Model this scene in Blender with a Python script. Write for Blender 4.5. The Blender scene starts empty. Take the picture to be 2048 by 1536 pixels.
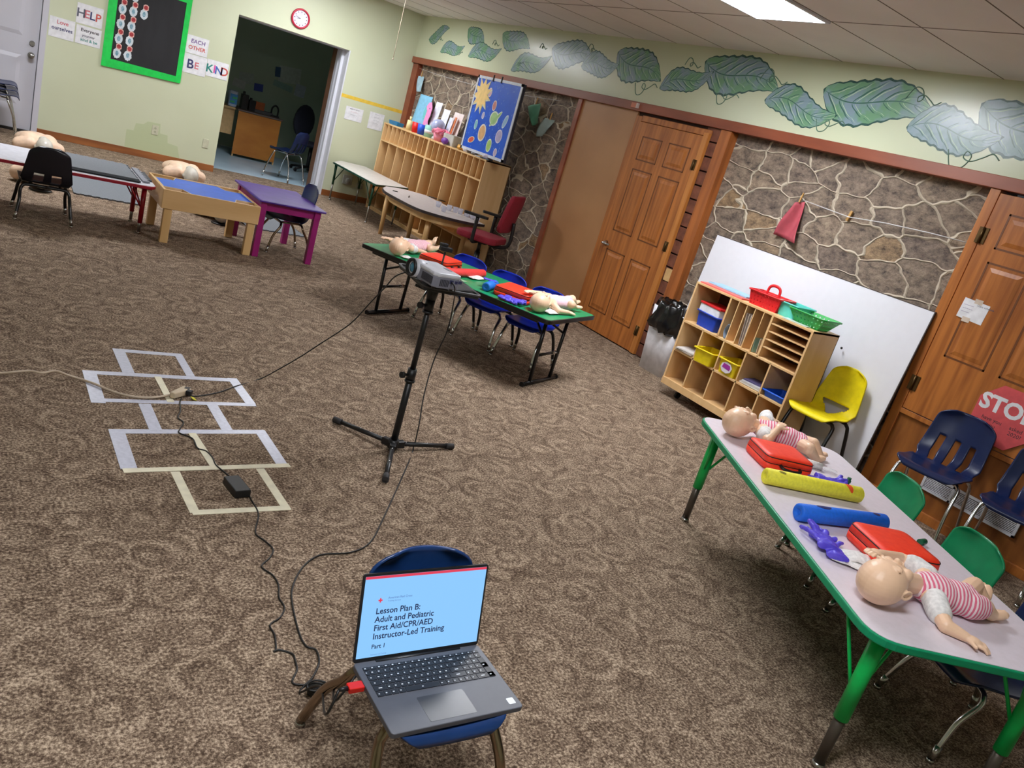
import bpy, bmesh, math, random
from mathutils import Vector, Matrix, noise as mnoise
PI = math.pi
S = bpy.context.scene
COL = S.collection
# ---------------------------------------------------------------- camera
RW = [[0.808437, -0.51937, 0.27692], [0.058815, -0.396846, -0.915999], [0.585637, 0.756814, -0.290278]]
CAM = Vector((-5.2433, -11.111, 1.587)); FPX = 1598.904
cam_d = bpy.data.cameras.new('camera'); cam = bpy.data.objects.new('camera', cam_d); COL.objects.link(cam)
cam_d.sensor_fit = 'HORIZONTAL'; cam_d.sensor_width = 36; cam_d.lens = FPX / 2048 * 36
cam_d.clip_start = .05; cam_d.clip_end = 60
rx, ry, rf = Vector(RW[0]), -Vector(RW[1]), -Vector(RW[2])
m = Matrix((rx, ry, rf)).transposed().to_4x4(); m.translation = CAM; cam.matrix_world = m
S.camera = cam
# ---------------------------------------------------------------- world, exposure
w = bpy.data.worlds.new('world'); S.world = w; w.use_nodes = True
w.node_tree.nodes['Background'].inputs[0].default_value = (.75, .8, .9, 1); w.node_tree.nodes['Background'].inputs[1].default_value = .03
S.view_settings.view_transform = 'Standard'; S.view_settings.look = 'None'; S.view_settings.gamma = 1
S.view_settings.use_curve_mapping = False; S.view_settings.exposure = 0.7
S.cycles.use_denoising = True; S.cycles.max_bounces = 8; S.cycles.diffuse_bounces = 4; S.cycles.sample_clamp_indirect = 4
TROFFERS = [(-1.6, -7.3, 27), (-1.6, -1.3, 21), (-4.6, -2.5, 27), (-4.6, -10.3, 21)]     # x, y, strength of each fluorescent panel
SCREEN = .63
# ---------------------------------------------------------------- where a photo pixel meets a plane of the room
def _ray(px, py):
    a, b = (px - 1024) / FPX, (py - 768) / FPX
    return Vector([RW[0][i] * a + RW[1][i] * b + RW[2][i] for i in range(3)])
def Zp(px, py, h=0.): d = _ray(px, py); return CAM + d * ((h - CAM.z) / d.z)
def Xp(px, py, x=0.): d = _ray(px, py); return CAM + d * ((x - CAM.x) / d.x)
def Yp(px, py, y=0.): d = _ray(px, py); return CAM + d * ((y - CAM.y) / d.y)
# ---------------------------------------------------------------- objects
def link(o, parent=None):
    COL.objects.link(o)
    if parent: o.parent = parent
    return o
def tag(o, label=None, cat=None, group=None, kind=None):
    if label: o['label'] = label
    if cat: o['category'] = cat
    if group: o['group'] = group
    if kind: o['kind'] = kind
    return o
def thing(name, label, cat, loc=(0, 0, 0), rz=0., group=None):
    o = bpy.data.objects.new(name, None); o.empty_display_size = .1; link(o)
    o.location = loc; o.rotation_euler = (0, 0, rz)
    return tag(o, label, cat, group)
def copy_tree(o, parent=None):
    c = o.copy(); COL.objects.link(c); c.parent = parent
    for ch in [k for k in bpy.data.objects if k.parent == o]: copy_tree(ch, c)
    return c
def Rz(a): return Matrix.Rotation(a, 4, 'Z')
def catmull(pts, n=6, closed=False):
    P = [Vector(p) for p in pts]; out = []; N = len(P)
    rng = range(N) if closed else range(N - 1)
    for i in rng:
        p0 = P[(i - 1) % N] if closed or i > 0 else P[0]; p1 = P[i]; p2 = P[(i + 1) % N]
        p3 = P[(i + 2) % N] if closed or i + 2 < N else P[-1]
        for k in range(n):
            t = k / n
            out.append(.5 * ((2 * p1) + (p2 - p0) * t + (2 * p0 - 5 * p1 + 4 * p2 - p3) * t * t + (3 * p1 - p0 - 3 * p2 + p3) * t ** 3))
    if not closed: out.append(P[-1])
    return out
class B:
    def __init__(s): s.bm = bmesh.new(); s.m = 0
    def _f(s, vs, smooth=False):
        try: f = s.bm.faces.new(vs)
        except ValueError: return None
        f.material_index = s.m; f.smooth = smooth; return f
    def V(s, p): return s.bm.verts.new(p)
    def box(s, c, d, rot=None, taper=1.):
        hx, hy, hz = d[0] / 2, d[1] / 2, d[2] / 2; vs = []
        for z in (-hz, hz):
            k = taper if z > 0 else 1.
            for x, y in ((-hx, -hy), (hx, -hy), (hx, hy), (-hx, hy)):
                v = Vector((x * k, y * k, z))
                if rot is not None: v = rot.to_3x3() @ v
                vs.append(s.V(v + Vector(c)))
        for q in ((3, 2, 1, 0), (4, 5, 6, 7), (0, 1, 5, 4), (1, 2, 6, 5), (2, 3, 7, 6), (3, 0, 4, 7)): s._f([vs[i] for i in q])
        return s
    def span(s, a, b): return s.box([(a[i] + b[i]) / 2 for i in range(3)], [abs(b[i] - a[i]) for i in range(3)])
    def prism(s, pts, z0, z1, M=None):
        n = len(pts); M = M or Matrix()
        area = sum(pts[i][0] * pts[(i + 1) % n][1] - pts[(i + 1) % n][0] * pts[i][1] for i in range(n))
        if area < 0: pts = list(reversed(pts))
        a = [s.V(M @ Vector((p[0], p[1], z0))) for p in pts]; b = [s.V(M @ Vector((p[0], p[1], z1))) for p in pts]
        s._f(list(reversed(a))); s._f(b)
        for i in range(n): s._f([a[i], a[(i + 1) % n], b[(i + 1) % n], b[i]])
        return s
    def tube(s, pts, r, n=8, closed=False, cap=True, flat=1.):
        P = [Vector(p) for p in pts]; N = len(P)
        rr = r if isinstance(r, (list, tuple)) else [r] * N
        T = []
        for i in range(N):
            if closed: t = P[(i + 1) % N] - P[i - 1]
            else: t = P[min(i + 1, N - 1)] - P[max(i - 1, 0)]
            T.append(t.normalized() if t.length > 1e-9 else Vector((0, 0, 1)))
        up = Vector((0, 0, 1)) if abs(T[0].z) < .9 else Vector((1, 0, 0))
        u = T[0].cross(up).normalized(); rings = []
        for i in range(N):
            if i:
                q = T[i - 1].rotation_difference(T[i]); u = (q @ u).normalized()
            v = T[i].cross(u).normalized()
            rings.append([s.V(P[i] + (u * math.cos(2 * PI * k / n) + v * math.sin(2 * PI * k / n) * flat) * rr[i]) for k in range(n)])
        for i in range(N if closed else N - 1):
            a, b = rings[i], rings[(i + 1) % N]
            for k in range(n): s._f([a[k], b[k], b[(k + 1) % n], a[(k + 1) % n]], True)
        if cap and not closed: s._f(rings[0]); s._f(list(reversed(rings[-1])))
        return s
    def cyl(s, p0, p1, r0, r1=None, n=20): return s.tube([p0, p1], [r0, r0 if r1 is None else r1], n)
    def ell(s, c, r, rot=None, n=16, k=10, lo=-1., hi=1.):
        c = Vector(c); rows = []
        for j in range(k + 1):
            ph = -PI / 2 + PI * j / k; ring = []
            for i in range(n):
                v = Vector((math.cos(ph) * math.cos(2 * PI * i / n) * r[0], math.cos(ph) * math.sin(2 * PI * i / n) * r[1], min(max(math.sin(ph), lo), hi) * r[2]))
                if rot is not None: v = rot.to_3x3() @ v
                ring.append(v + c)
            rows.append([s.V(ring[0])] if j in (0, k) else [s.V(q) for q in ring])
        for j in range(k):
            a, b = rows[j], rows[j + 1]
            for i in range(n):
                i2 = (i + 1) % n
                if len(a) == 1: s._f([a[0], b[i2], b[i]], True)
                elif len(b) == 1: s._f([a[i], a[i2], b[0]], True)
                else: s._f([a[i], a[i2], b[i2], b[i]], True)
        return s
    def capsule(s, p0, p1, r0, r1, n=12):
        p0, p1 = Vector(p0), Vector(p1)
        s.ell(p0, (r0,) * 3, n=n, k=8); s.ell(p1, (r1,) * 3, n=n, k=8)
        if (p1 - p0).length > 1e-6: s.tube([p0, p1], [r0, r1], n)
        return s
    def lathe(s, prof, c=(0, 0, 0), n=24, wob=None, M=None):
        rings = []; M = M or Matrix(); c = Vector(c)
        for r, z in prof:
            ring = []
            for k in range(n):
                a = 2 * PI * k / n; p = Vector((r * math.cos(a), r * math.sin(a), z))
                if wob: p = wob(p)
                ring.append(s.V(M @ p + c))
            rings.append(ring)
        for i in range(len(rings) - 1):
            for k in range(n): s._f([rings[i][k], rings[i][(k + 1) % n], rings[i + 1][(k + 1) % n], rings[i + 1][k]], True)
        s._f(list(reversed(rings[0]))); s._f(rings[-1])
        return s
    def grid(s, F, nu, nv, skip=None, smooth=True):
        g = [[s.V(F(i / nu, j / nv)) for j in range(nv + 1)] for i in range(nu + 1)]
        for i in range(nu):
            for j in range(nv):
                if skip and skip((i + .5) / nu, (j + .5) / nv): continue
                s._f([g[i][j], g[i + 1][j], g[i + 1][j + 1], g[i][j + 1]], smooth)
        return s
    def mk(s, name, mat, parent=None, bevel=0., mods=(), label=None, sharp=35, loc=None):
        bmesh.ops.remove_doubles(s.bm, verts=s.bm.verts, dist=1e-6) if False else None
        me = bpy.data.meshes.new(name); s.bm.to_mesh(me); s.bm.free()
        for q in (mat if isinstance(mat, (list, tuple)) else [mat]): me.materials.append(q)
        o = bpy.data.objects.new(name, me); link(o, parent)
        if loc: o.location = loc
        if bevel:
            b = o.modifiers.new('bevel', 'BEVEL'); b.width = bevel; b.segments = 2; b.limit_method = 'ANGLE'; b.angle_limit = .6
        for t, kw in mods:
            q = o.modifiers.new(t.lower(), t)
            for k, v in kw.items(): setattr(q, k, v)
        if label: o['label'] = label
        return o
def rrect(w, d, r, n=5, cx=0., cy=0.):
    out = []
    for sx, sy, a0 in ((1, 1, 0), (-1, 1, 90), (-1, -1, 180), (1, -1, 270)):
        for k in range(n + 1):
            a = math.radians(a0 + 90 * k / n); out.append((cx + sx * (w / 2 - r) + r * math.cos(a), cy + sy * (d / 2 - r) + r * math.sin(a)))
    return out
def inset(pts, d):
    n = len(pts); out = []
    area = sum(pts[i][0] * pts[(i + 1) % n][1] - pts[(i + 1) % n][0] * pts[i][1] for i in range(n)); sg = 1 if area > 0 else -1
    for i in range(n):
        p, q, r = Vector(pts[i - 1][:2]), Vector(pts[i][:2]), Vector(pts[(i + 1) % n][:2])
        a = (q - p).normalized(); b = (r - q).normalized()
        nn = (Vector((-a.y, a.x)) + Vector((-b.y, b.x))) * sg
        if nn.length < 1e-6: nn = Vector((-a.y, a.x)) * sg
        nn.normalize(); k = max(.5, nn.dot(Vector((-a.y, a.x)) * sg)); out.append(tuple(q + nn * d / k))
    return out
def roundpoly(pts, r, n=5):
    out = []; N = len(pts)
    for i in range(N):
        p, q, s_ = Vector(pts[i - 1]), Vector(pts[i]), Vector(pts[(i + 1) % N])
        a = q + (p - q).normalized() * min(r, (p - q).length / 2); b = q + (s_ - q).normalized() * min(r, (s_ - q).length / 2)
        for k in range(n + 1):
            t = k / n; out.append(tuple(a * (1 - t) ** 2 + q * 2 * t * (1 - t) + b * t * t))
    return out
def text(name, body, size, mat, parent, M, bold=0., depth=.0006, align='LEFT', shear=0., space=1.):
    cu = bpy.data.curves.new(name, 'FONT'); cu.body = body; cu.size = size; cu.extrude = depth; cu.offset = bold; cu.align_x = align
    cu.shear = shear; cu.space_line = space; cu.resolution_u = 3
    t = bpy.data.objects.new('tmp', cu); COL.objects.link(t)
    dg = bpy.context.evaluated_depsgraph_get(); me = bpy.data.meshes.new_from_object(t.evaluated_get(dg))
    bpy.data.objects.remove(t); bpy.data.curves.remove(cu)
    me.name = name; me.transform(M); me.materials.clear(); me.materials.append(mat)
    return link(bpy.data.objects.new(name, me), parent)
def frame(o, x, y):      # matrix with origin o, text x axis x, text up axis y
    x = Vector(x).normalized(); y = Vector(y).normalized(); z = x.cross(y)
    M = Matrix((x, y, z)).transposed().to_4x4(); M.translation = Vector(o); return M
# ---------------------------------------------------------------- materials
def lin(c): return tuple(((v / 255) / 12.92 if v / 255 <= .04045 else ((v / 255 + .055) / 1.055) ** 2.4) for v in c) + (1,)
MATS = {}
def mat(name, c, rough=.5, metal=0., spec=.5, c2=None, scale=20., detail=4., bump=0., bscale=None, stretch=None, alpha=1., trans=0., emis=0., coat=0., fac=(.35, .65), coords='Object'):
    if name in MATS: return MATS[name]
    m = bpy.data.materials.new(name); m.use_nodes = True; nt = m.node_tree; N = nt.nodes; L = nt.links
    p = N['Principled BSDF']; p.inputs['Base Color'].default_value = lin(c); p.inputs['Roughness'].default_value = rough
    p.inputs['Metallic'].default_value = metal; p.inputs['Specular IOR Level'].default_value = spec
    if coat: p.inputs['Coat Weight'].default_value = coat; p.inputs['Coat Roughness'].default_value = .15
    if trans: p.inputs['Transmission Weight'].default_value = trans; p.inputs['IOR'].default_value = 1.3
    if alpha < 1: p.inputs['Alpha'].default_value = alpha
    if emis: p.inputs['Emission Color'].default_value = lin(c); p.inputs['Emission Strength'].default_value = emis
    tc = N.new('ShaderNodeTexCoord'); mp = N.new('ShaderNodeMapping'); L.new(tc.outputs[coords], mp.inputs[0])
    if stretch: mp.inputs['Scale'].default_value = stretch
    nz = N.new('ShaderNodeTexNoise'); nz.inputs['Scale'].default_value = scale; nz.inputs['Detail'].default_value = detail; L.new(mp.outputs[0], nz.inputs['Vector'])
    if c2 is None: c2 = tuple(max(0, v * .93) for v in c)
    mx = N.new('ShaderNodeValToRGB'); mx.color_ramp.elements[0].position = fac[0]; mx.color_ramp.elements[1].position = fac[1]
    mx.color_ramp.elements[0].color = lin(c2); mx.color_ramp.elements[1].color = lin(c)
    L.new(nz.outputs[0], mx.inputs[0]); L.new(mx.outputs[0], p.inputs['Base Color'])
    if bump:
        b = N.new('ShaderNodeBump'); b.inputs['Strength'].default_value = bump; b.inputs['Distance'].default_value = .01
        n2 = nz
        if bscale: n2 = N.new('ShaderNodeTexNoise'); n2.inputs['Scale'].default_value = bscale; L.new(mp.outputs[0], n2.inputs['Vector'])
        L.new(n2.outputs[0], b.inputs['Height']); L.new(b.outputs[0], p.inputs['Normal'])
    MATS[name] = m; return m
def wood(name, c, c2, axis='z', scale=6., rough=.4, ring=14.):
    st = {'x': (.12, 1, 1), 'y': (1, .12, 1), 'z': (1, 1, .12)}[axis]
    return mat(name, c, rough, c2=c2, scale=ring, detail=6, stretch=st, fac=(.3, .7), bump=.05)
def nodes_mat(name):
    m = bpy.data.materials.new(name); m.use_nodes = True; return m, m.node_tree.nodes, m.node_tree.links, m.node_tree.nodes['Principled BSDF']
# ================================================================ the room
CH, ZT, ZB = 2.721, 2.165, 2.085       # ceiling, top and bottom of the long wooden header
def carpet():
    m, N, L, p = nodes_mat('carpet'); p.inputs['Roughness'].default_value = .95; p.inputs['Specular IOR Level'].default_value = .1
    tc = N.new('ShaderNodeTexCoord'); nd = N.new('ShaderNodeTexNoise'); nd.inputs['Scale'].default_value = 5; nd.inputs['Detail'].default_value = 2
    L.new(tc.outputs['Object'], nd.inputs['Vector'])
    mad = N.new('ShaderNodeVectorMath'); mad.operation = 'MULTIPLY_ADD'; mad.inputs[1].default_value = (.12, .12, .12)
    L.new(nd.outputs['Color'], mad.inputs[0]); L.new(tc.outputs['Object'], mad.inputs[2])
    vo = N.new('ShaderNodeTexVoronoi'); vo.inputs['Scale'].default_value = 4.8; vo.inputs['Randomness'].default_value = .45; vo.voronoi_dimensions = '2D'
    L.new(mad.outputs[0], vo.inputs['Vector'])
    mu = N.new('ShaderNodeMath'); mu.operation = 'MULTIPLY'; mu.inputs[1].default_value = 21; L.new(vo.outputs['Distance'], mu.inputs[0])
    sn = N.new('ShaderNodeMath'); sn.operation = 'SINE'; L.new(mu.outputs[0], sn.inputs[0])
    f = N.new('ShaderNodeTexNoise'); f.inputs['Scale'].default_value = 105; f.inputs['Detail'].default_value = 5; f.inputs['Roughness'].default_value = .75; L.new(tc.outputs['Object'], f.inputs['Vector'])
    g = N.new('ShaderNodeTexNoise'); g.inputs['Scale'].default_value = 9; g.inputs['Detail'].default_value = 3; L.new(tc.outputs['Object'], g.inputs['Vector'])
    g2 = N.new('ShaderNodeTexNoise'); g2.inputs['Scale'].default_value = 6.5; g2.inputs['Detail'].default_value = 1; L.new(tc.outputs['Object'], g2.inputs['Vector'])
    am = N.new('ShaderNodeMapRange'); am.inputs['From Min'].default_value = .42; am.inputs['From Max'].default_value = .6; am.inputs['To Min'].default_value = .010; am.inputs['To Max'].default_value = .040; L.new(g2.outputs[0], am.inputs['Value'])
    g2 = N.new('ShaderNodeTexNoise'); g2.inputs['Scale'].default_value = 6.5; g2.inputs['Detail'].default_value = 1; L.new(tc.outputs['Object'], g2.inputs['Vector'])
    am = N.new('ShaderNodeMapRange'); am.inputs['From Min'].default_value = .42; am.inputs['From Max'].default_value = .6; am.inputs['To Min'].default_value = .010; am.inputs['To Max'].default_value = .040; L.new(g2.outputs[0], am.inputs['Value'])
    a = N.new('ShaderNodeMath'); a.operation = 'MULTIPLY_ADD'; L.new(am.outputs[0], a.inputs[1]); L.new(sn.outputs[0], a.inputs[0]); L.new(f.outputs[0], a.inputs[2])
    b = N.new('ShaderNodeMath'); b.operation = 'MULTIPLY_ADD'; b.inputs[1].default_value = .16; L.new(g.outputs[0], b.inputs[0]); L.new(a.outputs[0], b.inputs[2])
    r = N.new('ShaderNodeValToRGB'); e = r.color_ramp.elements; e[0].position = .46; e[0].color = lin((72, 57, 46)); e[1].position = .73; e[1].color = lin((204, 182, 158))
    k = e.new(.58); k.color = lin((125, 106, 89)); L.new(b.outputs[0], r.inputs[0]); L.new(r.outputs[0], p.inputs['Base Color'])
    bp = N.new('ShaderNodeBump'); bp.inputs['Strength'].default_value = .5; bp.inputs['Distance'].default_value = .008; L.new(b.outputs[0], bp.inputs['Height']); L.new(bp.outputs[0], p.inputs['Normal'])
    return m
def stone():
    m, N, L, p = nodes_mat('fieldstone'); p.inputs['Roughness'].default_value = .8
    tc = N.new('ShaderNodeTexCoord'); mp = N.new('ShaderNodeMapping'); mp.inputs['Scale'].default_value = (0, 1, 1.75); L.new(tc.outputs['Object'], mp.inputs[0])
    nd = N.new('ShaderNodeTexNoise'); nd.inputs['Scale'].default_value = 3.2; nd.inputs['Detail'].default_value = 2; L.new(mp.outputs[0], nd.inputs['Vector'])
    mad = N.new('ShaderNodeVectorMath'); mad.operation = 'MULTIPLY_ADD'; mad.inputs[1].default_value = (.22, .22, .22); L.new(nd.outputs['Color'], mad.inputs[0]); L.new(mp.outputs[0], mad.inputs[2])
    v = N.new('ShaderNodeTexVoronoi'); v.feature = 'DISTANCE_TO_EDGE'; v.inputs['Scale'].default_value = 3.3; v.inputs['Randomness'].default_value = .85; L.new(mad.outputs[0], v.inputs['Vector'])
    v2 = N.new('ShaderNodeTexVoronoi'); v2.inputs['Scale'].default_value = 3.3; v2.inputs['Randomness'].default_value = .85; L.new(mad.outputs[0], v2.inputs['Vector'])
    n1 = N.new('ShaderNodeTexNoise'); n1.inputs['Scale'].default_value = 9; n1.inputs['Detail'].default_value = 8; n1.inputs['Roughness'].default_value = .8; L.new(mp.outputs[0], n1.inputs['Vector'])
    r1 = N.new('ShaderNodeValToRGB'); e = r1.color_ramp.elements; e[0].position = .36; e[0].color = lin((74, 66, 62)); e[1].position = .66; e[1].color = lin((196, 178, 156)); k = e.new(.5); k.color = lin((150, 134, 119)); L.new(n1.outputs[0], r1.inputs[0])
    hs = N.new('ShaderNodeMix'); hs.data_type = 'RGBA'; hs.blend_type = 'MULTIPLY'; hs.inputs['Factor'].default_value = .75
    r2 = N.new('ShaderNodeValToRGB'); e = r2.color_ramp.elements; e[0].color = lin((186, 180, 184)); e[1].color = lin((252, 222, 168)); k = e.new(.8); k.color = lin((232, 226, 220)); k = e.new(.45); k.color = lin((214, 208, 204)); sp = N.new('ShaderNodeSeparateXYZ'); L.new(v2.outputs['Color'], sp.inputs[0]); L.new(sp.outputs[0], r2.inputs[0])
    L.new(r1.outputs[0], hs.inputs['A']); L.new(r2.outputs[0], hs.inputs['B'])
    mr = N.new('ShaderNodeMapRange'); mr.inputs['From Min'].default_value = .030; mr.inputs['From Max'].default_value = .040; L.new(v.outputs['Distance'], mr.inputs['Value'])
    mx = N.new('ShaderNodeMix'); mx.data_type = 'RGBA'; L.new(mr.outputs[0], mx.inputs['Factor']); mx.inputs['A'].default_value = lin((206, 192, 170)); L.new(hs.outputs['Result'], mx.inputs['B'])
    L.new(mx.outputs['Result'], p.inputs['Base Color'])
    h = N.new('ShaderNodeMapRange'); h.inputs['From Min'].default_value = 0; h.inputs['From Max'].default_value = .045; h.inputs['To Min'].default_value = 1; h.inputs['To Max'].default_value = 0; L.new(v.outputs['Distance'], h.inputs['Value'])
    ad = N.new('ShaderNodeMath'); ad.operation = 'MULTIPLY_ADD'; ad.inputs[1].default_value = .9; L.new(n1.outputs[0], ad.inputs[0]); L.new(h.outputs[0], ad.inputs[2])
    bp = N.new('ShaderNodeBump'); bp.inputs['Strength'].default_value = .8; bp.inputs['Distance'].default_value = .02; L.new(ad.outputs[0], bp.inputs['Height']); L.new(bp.outputs[0], p.inputs['Normal'])
    return m
mGREEN = mat('wall_paint_green', (206, 211, 182), .42, c2=(201, 206, 176), scale=1.2)
mMURAL = mat('mural_wall_paint', (206, 212, 183), .25, c2=(201, 207, 176), scale=1.0, bump=.015, bscale=14)
mPATCH = mat('older_green_paint', (190, 200, 160), .45, c2=(188, 198, 158), scale=2)
mCEIL = mat('ceiling_tile', (238, 234, 230), .8, c2=(230, 226, 222), scale=1.5, bump=.15, bscale=90)
mSEAM = mat('ceiling_grid', (120, 108, 96), .7)
mWHITE = mat('white_paint', (216, 218, 226), .45, c2=(213, 215, 223), scale=2)
mDOORW = mat('white_door_paint', (198, 197, 206), .45, c2=(194, 193, 202), scale=2)
mBASE = mat('baseboard_wood', (168, 104, 56), .45, c2=(128, 74, 38), scale=8, stretch=(.15, 1, 1))
mBROWN = mat('brown_header_paint', (150, 80, 52), .42, c2=(126, 64, 42), scale=7, stretch=(1, .2, 1))
mOAK = mat('oak_varnish', (186, 114, 52), .38, c2=(148, 84, 36), scale=26, detail=6, stretch=(1, 1, .07), bump=.04)
mOAKH = mat('oak_varnish_cross', (190, 118, 48), .38, c2=(152, 88, 32), scale=26, detail=6, stretch=(1, .07, 1), bump=.04)
mOAKD = mat('oak_groove', (112, 62, 22), .5)
mPANEL = mat('tan_painted_panel', (176, 128, 84), .45, c2=(166, 118, 76), scale=2)
mBRICKB = mat('brown_brick', (128, 78, 58), .7, c2=(100, 58, 44), scale=12, bump=.3)
mMORT = mat('dark_joint', (62, 40, 32), .8)
mBLUEF = mat('office_floor_tile', (186, 212, 228), .35, c2=(176, 202, 220), scale=4)
mOFFW = mat('office_wall_green', (176, 190, 166), .7, c2=(172, 186, 162), scale=2)
mSTONE = stone(); mCARPET = carpet()
mPAPER = mat('white_paper', (236, 236, 240), .7); mCHROME = mat('chrome', (205, 205, 205), .18, metal=1.)
mSTEEL = mat('satin_steel', (170, 168, 164), .32, metal=1.); mBLACKP = mat('black_plastic', (22, 22, 24), .42)
def struct(o): o['kind'] = 'structure'; return o
XL, YF = -8.0, -13.2
b = B(); b.span((XL, YF, -.06), (.25, 0, 0)); b.span((-2.433, 0, -.06), (-.941, .4, 0)); struct(b.mk('floor', mCARPET))
b = B(); b.span((-4.2, .4, -.06), (.9, 3.3, -.001)); struct(b.mk('floor_office', mBLUEF))
# ceiling with a sunken grid of bars; openings for the light panels
b = B(); b.span((XL, YF, CH), (.3, .5, CH + .08)); b.m = 1
xs = [-1.0 - 1.22 * k for k in range(6)]; ys = [-1.0 - .6 * k for k in range(21)] + [-.4]
for x in xs: b.span((x - .0035, YF, CH - .0015), (x + .0035, 0, CH + .001))
for y in ys: b.span((XL, y - .0035, CH - .0015), (0, y + .0035, CH + .001))
struct(b.mk('ceiling', [mCEIL, mSEAM]))
b = B(); b.span((-4.2, .5, CH), (.9, 3.3, CH + .08)); struct(b.mk('ceiling_office', mOFFW))
# back wall with the office doorway and the white door on the left
DX0, DX1, DZ, DT = -2.433, -.941, 1.972, .46
b = B(); b.span((-4.45, 0, 0), (DX0, DT, CH)); b.span((DX1, 0, 0), (.3, DT, CH)); b.span((DX0, 0, DZ), (DX1, DT, CH))
b.span((XL, 0, 2.1), (-4.45, DT, CH)); b.span((XL, 0, 0), (-5.45, DT, 2.1))
WA = struct(b.mk('wall_back', mGREEN))
pts = [(-3.505, .075), (-3.508, .297), (-3.43, .30), (-3.413, .393), (-3.33, .40), (-3.283, .444), (-3.139, .449), (-3.128, .335), (-3.039, .33), (-3.026, .239), (-2.904, .223), (-2.86, .075)]
b = B(); b.prism(pts, 0, .0012, frame((0, 0, 0), (1, 0, 0), (0, 0, 1))); o = b.mk('paint_patch', mPATCH, WA); o['label'] = 'darker green unpainted patch around the outlet'
b = B(); b.span((DX1 + .004, -.0012, 1.368), (-.004, 0, 1.414)); o = b.mk('yellow_stripe', mat('yellow_tape', (238, 200, 72), .5), WA); o['label'] = 'yellow painted border line'
b = B(); b.span((DX1 - .012, -.004, 0), (DX1 + .004, .44, DZ)); b.span((DX0 + .0, .03, DZ - .012), (DX1 - .012, .44, DZ + .001)); b.span((DX1 - .05, .15, 0), (DX1 - .012, .2, DZ - .012)); b.span((DX1 - .04, .28, 0), (DX1 - .012, .31, DZ - .012)); struct(b.mk('trim_1', mWHITE))
b = B(); b.span((DX1 - .012, .44, 0), (DX1 + .05, .6, DZ)); struct(b.mk('trim_2', mat('brown_jamb', (128, 92, 68), .5)))
for k, (x0, x1) in enumerate(((-4.44, DX0), (DX1 + .004, -.0))):
    b = B(); b.span((x0, -.014, 0), (x1, 0, .082)); struct(b.mk('baseboard_back' if k == 0 else 'baseboard_corner', mBASE, bevel=.003))
# right wall : stone below the header, painted above
b = B(); b.span((0, YF, ZT - .02), (.3, 0, CH)); WB = struct(b.mk('wall_right', mMURAL))
for k, (y0, y1) in enumerate(((-4.08, 0.0), (-8.44, -6.16))):
    b = B(); b.span((.07, y0, 0), (.3, y1, ZT)); o = struct(b.mk('wall_right_stone', mSTONE))
b = B(); b.span((-.035, YF, ZB), (.08, -.0, ZT)); struct(b.mk('trim_header', mBROWN, bevel=.004))
for k, (y0, y1, mm, xx) in enumerate(((-.16, -.0, mBROWN, 0), (-4.115, -4.045, mBROWN, -.02), (-6.22, -6.10, mat('oak_post', (172, 100, 48), .4, c2=(140, 78, 36), scale=20, stretch=(1, 1, .08)), -.02))):
    b = B(); b.span((xx, y0, 0), (.08, y1, ZB)); struct(b.mk('trim_post', mm, bevel=.004))
b = B(); b.span((0.0, -4.99, 0), (.3, -4.115, ZB)); struct(b.mk('wall_panel', mPANEL))
# brown brick sliver behind the door
b = B(); b.span((.02, -6.10, 0), (.3, -4.99, ZB)); b.m = 1
for k in range(17):
    b.span((-.004, -6.1, k * .123 + .006), (.02, -5.93, k * .123 + .117))
struct(b.mk('wall_brick', [mMORT, mBRICKB], bevel=.003))
b = B(); b.span((-.012, -6.095, .74), (-.002, -6.02, .85)); struct(b.mk('trim_block', mat('bare_plywood', (214, 176, 120), .6)))
# walls out of the frame keep the room closed
b = B(); b.span((XL - .1, YF, 0), (XL, 0.1, CH)); struct(b.mk('wall_left', mGREEN))
b = B(); b.span((XL, YF - .1, 0), (.3, YF, CH)); struct(b.mk('wall_front', mGREEN))
b = B(); b.span((-4.3, 3.3, 0), (.9, 3.4, CH)); b.span((-4.3, .46, 0), (-4.2, 3.3, CH)); b.span((.9, .46, 0), (1., 3.3, CH)); struct(b.mk('wall_office', mOFFW))
# ---- wooden six panel doors on the right wall
def panel_door(root, y0, y1, z0, z1, x, rows, name='door_leaf', side=1, wide_left=0.):
    """slab in the plane x with raised panels; rows = list of (z low, z high)"""
    b = B(); b.span((x, y0, z0), (x + .035, y1, z1)); o = b.mk(name, mOAK, root, bevel=.002)
    W = y1 - y0; st = .105; mid = .09
    for (za, zb) in rows:
        for k in (0, 1):
            ya = y0 + st + (0 if k == 0 else (W - 2 * st - mid) / 2 + mid) + (wide_left if k == 0 else 0); yb = y0 + st + (W - 2 * st - mid) / 2 + (0 if k == 0 else (W - 2 * st - mid) / 2 + mid)
            q = B(); t = .012
            q.m = 1
            for (a_, c_) in (((ya, za), (ya + t, zb)), ((yb - t, za), (yb, zb)), ((ya, za), (yb, za + t)), ((ya, zb - t), (yb, zb))):
                q.span((x - .0012, a_[0], a_[1]), (x + .002, c_[0], c_[1]))
            q.m = 0
            P = [(ya + .03, za + .03), (yb - .03, za + .03), (yb - .03, zb - .03), (ya + .03, zb - .03)]
            q2 = [(ya + .055, za + .055), (yb - .055, za + .055), (yb - .055, zb - .055), (ya + .055, zb - .055)]
            v1 = [q.V((x - .001, *p)) for p in P]; v2 = [q.V((x - .008, *p)) for p in q2]
            for i in range(4): q._f([v1[(i + 1) % 4], v1[i], v2[i], v2[(i + 1) % 4]])
            q._f(list(reversed(v2)))
            q.mk('raised_panel', [mOAK, mOAKD], o)
    return o
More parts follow.
